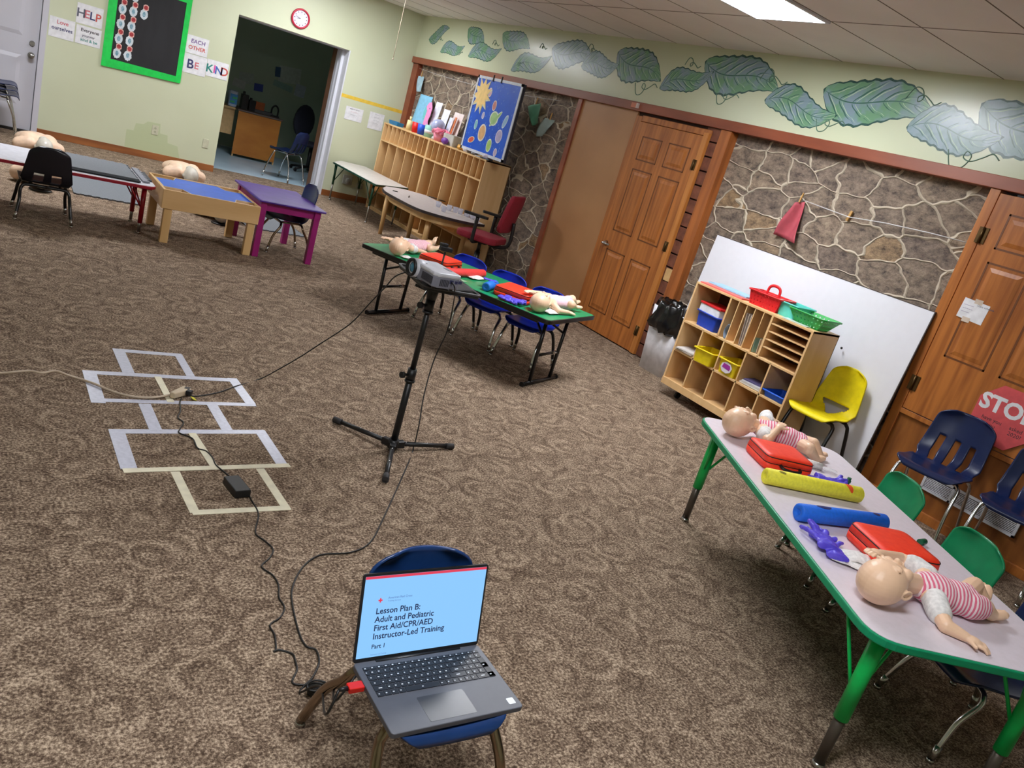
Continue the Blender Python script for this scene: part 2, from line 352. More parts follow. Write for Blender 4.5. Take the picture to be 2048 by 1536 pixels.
D1 = struct(B().span((-.01, -5.08, 0), (.02, -4.99, 2.05)).span((-.01, -6.0, 2.005), (.02, -5.08, 2.06)).mk('door_1', mOAK, bevel=.003))
lf = panel_door(D1, -5.945, -5.085, .012, 2.0, -.03, [(1.66, 1.88), (.98, 1.58), (.2, .8)])
b = B(); b.span((-.045, -6.005, .01), (-.01, -5.945, 2.03)); b.mk('door_edge', mat('oak_light_edge', (196, 128, 62), .4, c2=(170, 104, 46), scale=20, stretch=(1, 1, .08)), D1, bevel=.003)
for z in (1.75, 1.02, .22):
    b = B(); b.cyl((-.05, -5.95, z - .045), (-.05, -5.95, z + .045), .007); b.span((-.047, -5.975, z - .045), (-.044, -5.925, z + .045)); b.mk('hinge', mat('dark_brass', (92, 70, 40), .4, metal=.8), D1)
b = B(); b.cyl((-.03, -5.16, .84), (-.075, -5.16, .84), .028, .012); b.tube(catmull([(-.075, -5.16, .84), (-.095, -5.175, .84), (-.095, -5.24, .842), (-.085, -5.27, .842)], 4), .011); b.mk('door_handle', mCHROME, D1)
D2 = struct(B().span((-.02, -8.49, 0), (.06, -8.425, ZB)).span((-.02, -9.9, .585), (.04, -8.49, .62)).span((-.02, -9.9, .0), (.04, -8.49, .06)).mk('door_2', mOAK, bevel=.003))
b = B(); b.span((.0, -9.9, .06), (.05, -8.49, .585)); b.mk('lower_panel', mat('oak_veneer_dark', (158, 96, 40), .45, c2=(126, 72, 28), scale=14, stretch=(1, 1, .2)), D2)
lf = panel_door(D2, -9.33, -8.497, .625, ZB - .02, -.025, [(1.74, 1.96), (1.03, 1.66)])
b = B(); b.span((-.02, -9.9, .62), (.04, -9.34, ZB)); b.mk('door_leaf', mOAK, D2, bevel=.002)
for z in (1.8, .8):
    b = B(); b.cyl((-.035, -8.50, z - .05), (-.035, -8.50, z + .05), .008); b.span((-.03, -8.53, z - .05), (-.026, -8.47, z + .05)); b.mk('hinge', MATS['dark_brass'], D2)
# white entrance door on the far left
D3 = struct(B().span((-4.50, -.02, 0), (-4.44, .1, 2.1)).span((-5.45, -.02, 2.06), (-4.5, .1, 2.1)).mk('door_3', mDOORW, bevel=.003))
b = B(); b.span((-5.45, .03, .03), (-4.505, .07, 2.06)); b.mk('door_leaf', mDOORW, D3)
for (x0, x1, z0, z1) in ((-4.95, -4.66, 1.05, 1.62), (-4.95, -4.66, .3, .84), (-4.95, -4.66, 1.72, 1.92), (-5.35, -5.06, 1.05, 1.62), (-5.35, -5.06, .3, .84)):
    b = B(); P = [(x0, z0), (x1, z0), (x1, z1), (x0, z1)]; Q = [(x0 + .04, z0 + .04), (x1 - .04, z0 + .04), (x1 - .04, z1 - .04), (x0 + .04, z1 - .04)]
    v1 = [b.V((p[0], .029, p[1])) for p in P]; v2 = [b.V((p[0], .018, p[1])) for p in Q]
    for i in range(4): b._f([v1[i], v1[(i + 1) % 4], v2[(i + 1) % 4], v2[i]])
    b._f(v2); b.mk('raised_panel', mDOORW, D3)
b = B(); b.cyl((-4.565, .03, .86), (-4.565, -.02, .86), .012); b.ell((-4.565, -.035, .86), (.032, .022, .032)); b.cyl((-4.565, .03, .86), (-4.565, .024, .86), .036); b.mk('door_handle', mSTEEL, D3)
b = B(); b.cyl((-4.565, .03, .99), (-4.565, .005, .99), .03, .024); b.mk('deadbolt', mSTEEL, D3)
b = B(); b.span((-5.45, .0, 0), (-4.5, .1, .028)); struct(b.mk('trim_threshold', mat('threshold_dark', (30, 26, 24), .6)))
# ---- ceiling light panels
mDIFF = mat('light_diffuser', (255, 250, 250), .5)
for k, (x, y, st) in enumerate(TROFFERS):
    t = thing('ceiling_light', ['fluorescent ceiling light panel glowing white over the long header', 'fluorescent ceiling light panel nearest the office doorway wall', 'fluorescent ceiling light panel above the left half of the room', 'fluorescent ceiling light panel above the laptop chair'][k], 'ceiling light', (x, y, CH - .012))
    b = B()
    for q in (((-.6, -.3), (.6, -.275)), ((-.6, .275), (.6, .3)), ((-.6, -.275), (-.585, .275)), ((.585, -.275), (.6, .275))): b.span((q[0][0], q[0][1], -.004), (q[1][0], q[1][1], .012))
    b.mk('frame', mWHITE, t)
    e = bpy.data.materials.new('diffuser_glow_%d' % k); e.use_nodes = True; n = e.node_tree.nodes; p = n['Principled BSDF']
    p.inputs['Emission Color'].default_value = (.96, .985, 1.03, 1); p.inputs['Emission Strength'].default_value = st; p.inputs['Base Color'].default_value = (.9, .9, .9, 1)
    b = B(); b.span((-.585, -.275, -.002), (.585, .275, .006)); b.mk('diffuser', e, t)
# ================================================================ chairs
mNAVY = mat('navy_plastic', (24, 40, 84), .28, c2=(20, 34, 74), scale=6); mBLKSH = mat('near_black_plastic', (14, 15, 28), .32)
mROYAL = mat('royal_blue_plastic', (16, 44, 178), .3); mGREENP = mat('green_plastic', (8, 132, 84), .33); mYEL = mat('yellow_plastic', (240, 220, 12), .55, spec=.3)
mBLKM = mat('black_metal', (16, 16, 18), .3, spec=.6); mBRONZE = mat('bronze_chrome', (150, 132, 112), .2, metal=1.); mGRNM = mat('dark_green_metal', (10, 74, 44), .3)
mGLIDE = mat('nickel_glide', (190, 188, 184), .25, metal=1.)
PROF = [(.192, -.022), (.185, -.004), (.165, .004), (.10, -.002), (.02, -.010), (-.06, -.010), (-.11, .000), (-.15, .028), (-.176, .08), (-.192, .14), (-.207, .205), (-.214, .255), (-.213, .275)]
_P = catmull([(0, a, b) for a, b in PROF], 4)
def shell(slots, s=1., back=1., trap=0.):
    L = [0.]
    for i in range(1, len(_P)): L.append(L[-1] + (_P[i] - _P[i - 1]).length)
    T = L[-1]
    def at(v):
        d = v * T
        for i in range(1, len(_P)):
            if L[i] >= d: k = (d - L[i - 1]) / (L[i] - L[i - 1]); return _P[i - 1].lerp(_P[i], k)
        return _P[-1]
    def width(v):
        w = .172
        if v < .08: w = .172 - .06 * (1 - v / .08) ** 2.2
        elif .40 < v < .60: w = .172 - .018 * math.sin(PI * (v - .4) / .2)
        elif v > .6: w = .172 - trap * (v - .6)
        if v > .9: w -= .075 * ((v - .9) / .1) ** 2.4
        if trap and v > .9: w -= .0
        return w
    def F(u, v):
        p = at(v); x = (u * 2 - 1); w = width(v); q = Vector((x * w, p.y, p.z))
        if v < .45: q.z += .012 * abs(x) ** 3 * (1 if v > .1 else v / .1) - .004 * (1 - x * x)
        else: q.y += .030 * (1 - min(1, (1 - v) / .5) * .3) * abs(x) ** 2.2 * min(1, (v - .45) / .15)
        if v > .45: q.z = q.z * back
        return q * s
    def sk(u, v):
        x = u * 2 - 1
        if slots == 'three': return any(abs(x - c) < .105 for c in (-.5, 0, .5)) and .50 < v < .76
        if slots == 'two': return any(abs(x - c) < .2 for c in (-.36, .36)) and .56 < v < .68
        if slots == 'tri': return .44 < v < .64 and abs(x) < .62 * (v - .42) / .22
        return False
    return F, sk
def leg_path(sx, fy, h, s, spread=.185, run=.15):
    x = sx * spread * s; y = fy; top = h - .024; run = min(.17, run + max(0, spread - .185))
    P = [(x, y, .014), (x * .90, y * .80, top * .55), (sx * (run + .012) * s, y * .56, top - .045), (sx * run * s, y * .50, top - .014), (sx * (run - .03) * s, y * .48, top), (0, y * .48, top)]
    return catmull(P, 5)
def make_chair(name, label, mshell, mleg, h, s=1., slots=None, group=None, back=1., trap=0., r=.0105, foot=(.20, -.205), spread=.185, rivets=True, rear=None):
    t = thing(name, label, 'chair', group=group)
    F, sk = shell(slots, s, back, trap)
    b = B(); b.grid(lambda u, v: F(u, v) + Vector((0, 0, h)), 40, 50, sk)
    b.mk('shell', mshell, t, mods=(('SOLIDIFY', dict(thickness=.008, offset=-1)),))
    for fy in foot:
        for sx in (-1, 1):
            b = B(); P = leg_path(sx, fy * s, h, s, spread); b.tube(P, r, 10); o = b.mk('leg', rear if rear and fy < 0 else mleg, t)
            b = B(); e = P[0]; b.cyl((e.x, e.y, 0), (e.x, e.y, .012), .015, .013, 14); b.cyl((e.x, e.y, .012), P[2], .0125, .0125, 12); b.mk('glide', mGLIDE, o)
    b = B()
    for sx in (-1, 1): b.tube([(sx * .10 * s, .10 * s, h - .026), (sx * .10 * s, -.105 * s, h - .022)], .009, 8)
    b.mk('seat_rail', mleg, t)
    if rivets:
        for sx in (-1, 1):
            p = F(.5 + sx * .2, .88) + Vector((0, .004, h)); b = B(); b.ell(p, (.005, .004, .005), n=8, k=6); b.mk('rivet', mCHROME, t)
    return t
def put(t, x, y, deg, z=0.): t.location = (x, y, z); t.rotation_euler = (0, 0, math.radians(deg)); return t
def again(src, label, x, y, deg, group=None, z=0.):
    c = copy_tree(src); c['label'] = label
    if group: c['group'] = group
    elif 'group' in c.keys(): del c['group']
    return put(c, x, y, deg, z)
# chair that carries the laptop
put(make_chair('school_chair', 'small blue school chair with bronze legs carrying the open laptop', mat('deep_blue_plastic', (24, 54, 104), .25), mBRONZE, .288, .86, None, r=.0135, foot=(.22, -.26), spread=.225, back=1.18), -4.222, -9.812, 178.5)
# navy slotted chairs along the right wall
G = 'navy slotted chairs against the right wall'
nv = put(make_chair('school_chair', 'navy chair with three slots standing in front of the red STOP sign', mNAVY, mCHROME, .44, 1.12, 'three', G, back=1.08, trap=.05), -.33, -9.00, 101)
again(nv, 'navy slotted chair cut by the right edge, beyond the near green chair', -.30, -9.50, 101, G)
# purple table
nv2 = put(make_chair('school_chair', 'small navy chair tucked under the purple table', mNAVY, mBRONZE, .30, .98, None, back=1.25), -2.745, -3.99, 92)
# chair at the near end of the right table
put(make_chair('school_chair', 'navy chair under the near end of the green edged table, chrome legs splayed', mNAVY, mCHROME, .30, 1.02, None, back=1.1), -2.13, -10.23, 60)
# office doorway chair
again(nv, 'navy chair with chrome frame standing on the blue office floor', -1.30, .62, 38).scale = (.96, .96, .96)
# black chair
put(make_chair('school_chair', 'black chair with two openings pushed up to the red edged table', mBLKSH, mBLKM, .27, .98, 'two', back=1.06, r=.012, trap=.11), -4.656, -4.165, 1)
# yellow chair
put(make_chair('school_chair', 'bright yellow chair with triangular hole beside the whiteboard', mYEL, mBLKM, .42, 1.0, 'tri', trap=.12, back=1.18, r=.0125, rivets=False), -.35, -8.17, 97)
# blue chairs behind the green folding table
G = 'royal blue chairs behind the green folding table'
bl = put(make_chair('folding_table_chair', 'royal blue chair farthest from the door behind the green folding table', mROYAL, mCHROME, .30, .94, None, G, r=.0125, rear=mBLKM), -1.915, -5.70, 118)
bl.name = 'school_chair'
again(bl, 'middle of the three royal blue chairs behind the green folding table', -1.765, -6.08, 118, G)
again(bl, 'royal blue chair behind the green folding table nearest the brown door', -1.625, -6.46, 118, G)
# green chairs behind the right table
G = 'green chairs behind the green edged table'
gr = put(make_chair('school_chair', 'green chair behind the table, next to the yellow foam roll', mGREENP, mGRNM, .31, 1., None, G), -1.60, -9.30, 60.6)
again(gr, 'green chair behind the table, next to the nearer striped baby doll', -1.86, -9.79, 60.6, G)
# three stacked navy chairs by the white door
G = 'navy chairs stacked by the white door'
for k, lb in enumerate(('lowest navy chair of the stack by the white door', 'middle navy chair of the stack by the white door', 'topmost navy chair of the stack by the white door')):
    again(nv, lb, -4.885 - .012 * k, -.52 + .02 * k, -92, G, z=.052 * k)
# ---- red task chair at the wood table
t = thing('office_chair', 'dark red swivel chair with black arms behind the wooden table', 'chair', (-.60, -3.86, 0), math.radians(38))
mRED = mat('maroon_fabric', (142, 24, 44), .85, c2=(120, 18, 36), scale=160, bump=.1)
b = B(); b.prism(rrect(.48, .46, .1), .43, .50); b.mk('seat', mRED, t, bevel=.02)
F = lambda u, v: Vector(((u - .5) * (.42 - .08 * (v * 2 - 1) ** 4), -.24 - .07 * v + .03 * (2 * u - 1) ** 2, .58 + .40 * v))
b = B(); b.grid(F, 16, 16); b.mk('backrest', mRED, t, mods=(('SOLIDIFY', dict(thickness=.05, offset=0)), ('BEVEL', dict(width=.015, segments=3)),))
b = B(); b.cyl((0, 0, .1), (0, 0, .3), .03); b.cyl((0, 0, .3), (0, 0, .42), .02); b.box((0, 0, .42), (.25, .2, .03)); b.mk('gas_post', mBLACKP, t)
b = B(); b.tube(catmull([(0, -.1, .41), (0, -.26, .42), (0, -.32, .5), (0, -.31, .7)], 5), .02, 8); b.mk('back_support', mBLACKP, t)
for sx in (-1, 1):
    b = B(); b.tube(catmull([(sx * .1, 0, .415), (sx * .25, 0, .42), (sx * .275, 0, .47), (sx * .275, 0, .68)], 5), .02, 8); b.prism(rrect(.07, .27, .03, cx=sx * .275, cy=.02), .68, .705); b.mk('armrest', mBLACKP, t)
for k in range(5):
    a = k * 2 * PI / 5 + .3; c, s_ = math.cos(a), math.sin(a)
    b = B(); b.tube([(0, 0, .1), (c * .29, s_ * .29, .07)], [.028, .018], 8); o = b.mk('base_arm', mBLACKP, t)
    b = B(); b.cyl((c * .29 - s_ * .02, s_ * .29 + c * .02, .028), (c * .29 + s_ * .02, s_ * .29 - c * .02, .028), .028); b.cyl((c * .29, s_ * .29, .03), (c * .29, s_ * .29, .075), .008); b.mk('caster', mBLACKP, o)
# ================================================================ tables
mGREYLAM = mat('grey_laminate', (222, 213, 222), .38, c2=(217, 208, 216), scale=40); mGEDGE = mat('green_edge_band', (0, 150, 102), .4)
mLEGG = mat('bright_green_leg', (0, 196, 92), .35); mGLAM = mat('green_laminate', (30, 150, 96), .33, c2=(26, 138, 88), scale=30)
mWLAM = mat('white_laminate', (222, 222, 230), .35); mREDE = mat('red_edge_band', (160, 20, 44), .35); mREDL = mat('red_leg', (158, 14, 32), .3)
mWLEG = mat('maple', (224, 184, 128), .42, c2=(210, 168, 110), scale=10, detail=6, stretch=(1, 1, .12)); mMAPLEH = mat('maple_flat', (224, 184, 130), .42, c2=(210, 168, 112), scale=10, detail=6, stretch=(.12, 1, 1))
def tabletop(t, poly, z, th, mtop, medge, r=.09):
    P = roundpoly(poly, r, 6)
    b = B(); b.prism(P, z - th, z - .0015); o = b.mk('edge_band', medge, t, bevel=.004)
    b = B(); b.prism(inset(P, .008), z - .004, z); b.mk('tabletop', mtop, t)
    return P
def adj_leg(t, x, y, h, m_up, m_low=None, zsplit=.17, r=.02, cx=0., cy=0., dark=None, braces=True):
    b = B(); b.cyl((x, y, zsplit), (x, y, h), r, r * 1.05, 20); b.box((x, y, h - .004), (.09, .09, .008)); o = b.mk('leg', m_up, t)
    b = B(); b.cyl((x, y, .016), (x, y, zsplit + .03), r * .72, r * .78, 16); b.mk('leg_insert', m_low or mSTEEL, o)
    b = B(); b.cyl((x, y, 0), (x, y, .016), r * 1.0, r * .8, 16); b.mk('glide', mGLIDE, o)
    if braces:
        d = Vector((cx - x, cy - y, 0)); d.normalize(); e = Vector((-d.y, d.x, 0))
        for k in (-1, 1):
            q = Vector((x, y, 0)) + (d * .5 + e * k * .5).normalized() * .13
            b = B(); b.tube([(x, y, h * .52), (q.x, q.y, h - .004)], .006, 8); b.mk('brace', m_up, o)
# big grey table with green edge
ax = Vector((-.492, -.870, 0)); ax.normalize(); pp = Vector((-ax.y, ax.x, 0))
TH = .54; yaw = math.atan2(ax.y, ax.x)
F1 = Vector((-2.08, -8.74, 0)); O = F1 - ax * .10 - pp * .095            # far left corner
Lt, Wt = 1.84, .76; C0 = O + ax * Lt / 2 + pp * Wt / 2
t = thing('activity_table', 'grey topped table with green edge holding baby dolls and red bags, right', 'table', C0, yaw)
tabletop(t, [(-Lt / 2, -Wt / 2), (Lt / 2, -Wt / 2), (Lt / 2, Wt / 2), (-Lt / 2, Wt / 2)], TH, .028, mGREYLAM, mGEDGE, .11)
for sx in (-1, 1):
    for sy in (-1, 1): adj_leg(t, sx * (Lt / 2 - .10), sy * (Wt / 2 - .095), TH - .028, mLEGG, mat('dark_grey_insert', (92, 84, 76), .4, metal=.6), .19, .024)
RT = t
# green folding table
t0 = Vector((-2.38, -5.61, 0)); t1 = Vector((-1.76, -6.90, 0)); a2 = (t1 - t0).normalized(); C1 = (t0 + t1) / 2; yaw2 = math.atan2(a2.y, a2.x); L2, W2, H2 = 1.66, .74, .525
t = thing('folding_table', 'green topped folding table with black edge behind the projector', 'table', C1, yaw2)
P = roundpoly([(-L2 / 2, -W2 / 2), (L2 / 2, -W2 / 2), (L2 / 2, W2 / 2), (-L2 / 2, W2 / 2)], .05, 4)
b = B(); b.prism(P, H2 - .03, H2 - .001); b.span((-L2 / 2 + .1, -W2 / 2 + .035, H2 - .05), (L2 / 2 - .1, -W2 / 2 + .055, H2 - .03)); b.span((-L2 / 2 + .1, W2 / 2 - .055, H2 - .05), (L2 / 2 - .1, W2 / 2 - .035, H2 - .03)); b.mk('edge_band', mBLKM, t, bevel=.003)
b = B(); b.prism(inset(P, .01), H2 - .004, H2); b.mk('tabletop', mGLAM, t)
xl = (t1 - t0).length / 2
for sx in (-1, 1):
    b = B(); b.cyl((sx * xl, -.25, .015), (sx * xl, .25, .015), .014)
    for y in (-.25, .25): b.cyl((sx * xl, y, .015), (sx * xl, y * 1.02, .015), .019, .019)
    o = b.mk('foot_bar', mBLKM, t)
    for sy in (-1, 1):
        b = B(); b.tube([(sx * xl, sy * .15, .015), (sx * xl, sy * .17, H2 - .03)], .013, 12); b.mk('leg', mBLKM, t)
    b = B(); b.tube([(sx * xl, -.158, .22), (sx * xl, .158, .22)], .010, 10); b.tube([(sx * xl, -.16, .36), (sx * (xl - .22), 0, H2 - .04)], .008, 8); b.tube([(sx * xl, .16, .36), (sx * (xl - .22), 0, H2 - .04)], .008, 8); b.mk('crossbar', mBLKM, t)
    b = B(); b.cyl((sx * xl, .06, .22), (sx * xl, .12, .22), .014); b.mk('lock_ring', mCHROME, t)
# red edged table at the left
t = thing('activity_table', 'white topped table with red edge along the left of the frame', 'table', (-4.78, -3.97, 0))
tabletop(t, [(-.90, -.315), (.88, -.315), (.88, .37), (-.90, .37)], .40, .026, mWLAM, mREDE, .10)
for x in (-.78, .80):
    for y in (-.235, .17 if x > 0 else .24): adj_leg(t, x, y, .374, mREDL, mSTEEL, .085, .018)
# train table
t = thing('play_table', 'maple play table with blue top and corner wells between red and purple tables', 'table', (-3.502, -4.08, 0))
X0, X1, Y0, Y1, ZT_, ZR = -.380, .380, -.335, .335, .425, .275
b = B()
for (p, q) in (((X0, Y0), (X1, Y0 + .018)), ((X0, Y1 - .018), (X1, Y1)), ((X0, Y0 + .018), (X0 + .018, Y1 - .018)), ((X1 - .018, Y0 + .018), (X1, Y1 - .018))): b.span((p[0], p[1], ZR), (q[0], q[1], ZT_))
b.span((X0 + .018, Y0 + .018, ZR + .02), (X1 - .018, Y1 - .018, ZR + .035)); b.mk('apron', mMAPLEH, t, bevel=.003)
c = .145; d = .12
blue = [(X0 + .02, Y0 + c), (X0 + c + .02, Y0 + c), (X0 + c + .06, Y0 + .02), (X1 - c - .06, Y0 + .02), (X1 - c - .02, Y0 + c), (X1 - .02, Y0 + c), (X1 - .02, Y1 - c), (X1 - c - .02, Y1 - c), (X1 - c - .06, Y1 - .02), (X0 + c + .06, Y1 - .02), (X0 + c + .02, Y1 - c), (X0 + .02, Y1 - c)]
b = B(); b.prism(inset(blue, .006), ZT_ - .016, ZT_ - .005); b.mk('play_surface', mat('blue_laminate', (44, 98, 208), .4), t)
b = B(); n = len(blue)
Q = inset(blue, .006)
lo = [b.V((p[0], p[1], ZT_ - .06)) for p in blue]; hi = [b.V((p[0], p[1], ZT_ - .002)) for p in blue]; hi2 = [b.V((p[0], p[1], ZT_ - .002)) for p in Q]; lo2 = [b.V((p[0], p[1], ZT_ - .06)) for p in Q]
for i in range(n):
    j = (i + 1) % n; b._f([lo[i], lo[j], hi[j], hi[i]]); b._f([hi[i], hi[j], hi2[j], hi2[i]]); b._f([hi2[i], hi2[j], lo2[j], lo2[i]])
b.mk('well_rim', mat('pale_maple_edge', (226, 200, 164), .5), t)
for x in (X0 + .055, X1 - .05):
    for y in (Y0 + .035, Y1 - .05): b = B(); b.box((x, y, ZR / 2 + .01), (.062, .05, ZR + .02)); b.mk('leg', mWLEG, t, bevel=.004)
# purple table
t = thing('small_table', 'small square table with purple top and magenta legs', 'table', (-2.85, -4.01, 0))
mPUR = mat('purple_paint', (90, 50, 150), .35, c2=(74, 38, 132), scale=6); mMAG = mat('magenta_paint', (156, 30, 112), .4, c2=(140, 22, 98), scale=8)
b = B(); b.span((-.29, -.41, .47), (.29, .42, .49)); b.mk('tabletop', mPUR, t, bevel=.006)
b = B()
for (p, q) in (((-.26, -.37), (.26, -.35)), ((-.26, .36), (.26, .38)), ((-.26, -.35), (-.24, .36)), ((.24, -.35), (.26, .36))): b.span((p[0], p[1], .40), (q[0], q[1], .47))
b.mk('apron', mMAG, t)
for x in (-.245, .225):
    for y in (-.36, .33): b = B(); b.box((x, y, .235), (.052, .052, .47)); b.mk('leg', mMAG, t, bevel=.003)
# trapezoid table against the lockers
t = thing('activity_table', 'pale trapezoid table with dark green edge under the wall papers', 'table', (-.75, -1.0, 0))
tabletop(t, [(x + .75, y + 1.0) for x, y in [(-1.03, -.45), (-1.03, -1.93), (-.39, -1.55), (-.39, -.06), (-.78, -.06)]], .53, .025, mat('cream_laminate', (212, 206, 200), .4), mat('dark_green_edge', (16, 68, 52), .4), .03)
for (x, y) in ((-.13 - .05, .66), (-.13 - .05, -.66), (.26, .78), (.26, -.50)): adj_leg(t, x, y, .505, mat('dark_green_leg', (22, 78, 52), .4), mSTEEL, .22, .015, 0, 0)
# half round wooden table
t = thing('work_table', 'half round wooden table with pale top in front of the lockers', 'table', (-.85, -2.9, 0))
pts = catmull([(x + .85, y + 2.9, 0) for x, y in [(-1.10, -2.28), (-1.185, -2.55), (-1.20, -2.95), (-1.17, -3.36), (-1.04, -3.52), (-.85, -3.60), (-.60, -3.62), (-.40, -3.55)]], 4)
P = [(p.x, p.y) for p in pts] + [(.455, .1), (.455, .85), (.2, .98), (-.1, .86)]
b = B(); b.prism(P, .52, .5485); b.mk('edge_band', mat('dark_table_edge', (52, 42, 44), .4), t)
b = B(); b.prism(inset(P, .008), .546, .55); b.mk('tabletop', mat('cream_laminate_2', (206, 198, 196), .4), t)
b = B(); b.prism(inset(P, .09), .44, .52); b.mk('apron', mWLEG, t)
for (x, y) in ((-.13, .66), (-.12, -.42), (.28, .72), (.30, -.52)): b = B(); b.tube([(x, y, 0), (x * 1.02, y * 1.02, .52)], [.024, .03], 14); b.mk('leg', mWLEG, t)
# ================================================================ lockers, storage unit, whiteboard, bin
mBIRCH = mat('birch_plywood', (228, 190, 138), .45, c2=(214, 172, 118), scale=9, detail=6, stretch=(1, 1, .12)); mBIRCHI = mat('birch_inside', (206, 158, 102), .5, c2=(190, 142, 84), scale=9, detail=5, stretch=(1, .3, 1))
mPEG = mat('hardboard_back', (92, 62, 40), .7, c2=(80, 52, 34), scale=20)
LX = -.36
for k, (y0, y1, lb) in enumerate(((-1.70, -.285, 'birch cubby locker unit beside the wall corner, far one of two'), (-3.15, -1.705, 'birch cubby locker unit under the planet poster, near one of two'))):
    t = thing('cubby_locker', lb, 'locker', (LX, (y0 + y1) / 2, 0), group='cubby lockers along the stone wall'); h = (y1 - y0) / 2; D = .355; TP = 1.205
    b = B(); b.span((.01, -h, TP - .018), (D, h, TP)); b.mk('top_board', mBIRCH, t, bevel=.002)
    for s_ in (-1, 1): b = B(); b.span((.0, s_ * h - (.018 if s_ > 0 else 0), 0), (D, s_ * h + (.018 if s_ < 0 else 0), TP - (0 if s_ else 0))); b.mk('side_panel', mBIRCH, t, bevel=.002)
    b = B(); b.span((D - .01, -h, 0), (D, h, TP - .01)); b.mk('back_panel', mBIRCHI, t)
    for z in (.955, .262, .04): b = B(); b.span((.0, -h + .018, z), (D - .01, h - .018, z + .018)); b.mk('shelf', mBIRCH, t, bevel=.0015)
    for i in range(1, 5): y = -h + 2 * h * i / 5; b = B(); b.span((.004, y - .006, .05), (D - .01, y + .006, .96)); b.mk('divider', mBIRCH, t)
    for i in range(1, 10): y = -h + 2 * h * i / 10; b = B(); b.span((.006, y - .005, .973), (D - .01, y + .005, TP - .018)); b.mk('divider', mBIRCH, t)
    b = B(); b.span((.02, -h, 0), (.04, h, .04)); b.mk('kickboard', mBIRCH, t)
# storage unit near the whiteboard
SX = -.56; sy0, sy1 = -8.015, -6.905; t = thing('storage_unit', 'birch shelf unit with cubbyholes and paper slots in front of the whiteboard', 'shelf', (SX, 0, 0)); D = .30
ZZ = dict(top=.925, mid=.612, row=.385, r3=.19, bot=.115); th = .016
b = B(); b.span((0, sy0, ZZ['top'] - th), (D, sy1, ZZ['top'])); b.mk('top_board', mBIRCH, t, bevel=.002)
b = B(); b.span((.014, sy0 + th, .10), (D, sy1 - th, .135)); b.span((-.006, sy0, .085), (.014, sy1, .140)); b.mk('bottom_board', mBIRCH, t, bevel=.002)
for y in (sy0, sy1 - th): b = B(); b.span((-.002, y, .09), (D, y + th, ZZ['top'])); b.mk('side_panel', mBIRCH, t, bevel=.002)
b = B(); b.span((D - .006, sy0, .1), (D, sy1, ZZ['top'])); b.mk('back_panel', mPEG, t)
zm, z2 = .606, .372
for z in (zm, z2): b = B(); b.span((0, sy0 + th, z - th / 2), (D - .006, sy1 - th, z + th / 2)); b.mk('shelf', mBIRCH, t, bevel=.0015)
for y in (-7.272, -7.668): b = B(); b.span((0, y - th / 2, zm), (D - .006, y + th / 2, ZZ['top'] - th)); b.mk('divider', mBIRCH, t)
for y in (-7.351, -7.430, -7.508, -7.588): b = B(); b.span((.003, y - .004, zm), (D - .006, y + .004, ZZ['top'] - th)); b.mk('divider', mBIRCH, t)
for y in (-7.128, -7.350, -7.572, -7.796): b = B(); b.span((.0, y - .006, .13), (D - .006, y + .006, zm)); b.mk('divider', mBIRCH, t)
for z in (.86, .803, .746, .69): b = B(); b.span((.004, sy0 + th, z - .004), (D - .006, -7.676, z + .004)); b.mk('paper_shelf', mBIRCH, t)
for x in (.10, D - .05):
    for y in (sy0 + .10, sy1 - .12):
        b = B(); b.cyl((x, y - .01, .027), (x, y + .01, .027), .027); b.cyl((x, y, .04), (x, y, .1), .008); b.mk('caster', mBLACKP, t)
# whiteboard leaning
t = thing('whiteboard', 'large white board leaning on the stone wall behind the shelf unit', 'whiteboard', (0, 0, 0))
M = frame((-.13, -6.47, .008), (0, -1, 0), (.10, 0, 1.255))
b = B(); b.prism([(0, 0), (1.965, 0), (1.965, 1.262), (0, 1.262)], -.006, .006, M); b.mk('panel', mat('melamine_white', (232, 232, 240), .25, c2=(230, 230, 238)), t, bevel=.001)
b = B(); b.prism([(1.965, 0), (1.972, 0), (1.972, 1.262), (1.965, 1.262)], -.007, .007, M); b.prism([(0, 1.262), (1.972, 1.262), (1.972, 1.267), (0, 1.267)], -.007, .007, M); b.mk('edge_strip', mat('dark_edge', (70, 60, 56), .6), t)
b = B(); p = M @ Vector((1.36, .70, -.006)); b.ell(Xp(1683, 696, -.10), (.006, .009, .009), n=10, k=6); b.mk('hole', mBLACKP, t)
# white waste bin with a black liner
t = thing('waste_bin', 'white waste bin with crumpled black liner between door and shelf unit', 'bin', (-.14, -6.42, 0))
b = B(); P0 = rrect(.17, .28, .03, 4); P1 = rrect(.22, .36, .03, 4)
a = [b.V((x, y, 0)) for x, y in P0]; c = [b.V((x, y, .56)) for x, y in P1]; n = len(a); b._f(list(reversed(a)))
for i in range(n): b._f([a[i], a[(i + 1) % n], c[(i + 1) % n], c[i]], True)
b.mk('bin_body', mat('bin_white', (240, 240, 246), .6), t, mods=(('SOLIDIFY', dict(thickness=.003)),))
def crumple(p, amt, sc, sd=0.): n_ = mnoise.noise_vector(p * sc + Vector((sd, sd, sd))) + .5 * mnoise.noise_vector(p * sc * 2.3 + Vector((sd, 0, 0))); return p + n_ * amt
b = B(); prof = [(.10, .50), (.118, .48), (.150, .40), (.168, .375), (.178, .40), (.172, .46), (.165, .53), (.155, .60), (.135, .625), (.11, .60), (.09, .55), (.02, .54)]
b.lathe(prof, n=56, wob=lambda p: crumple(Vector((p.x * .95, p.y * 1.25, p.z)), .028, 17)); b.mk('liner', mat('black_bag', (12, 12, 14), .22, spec=.7), t)
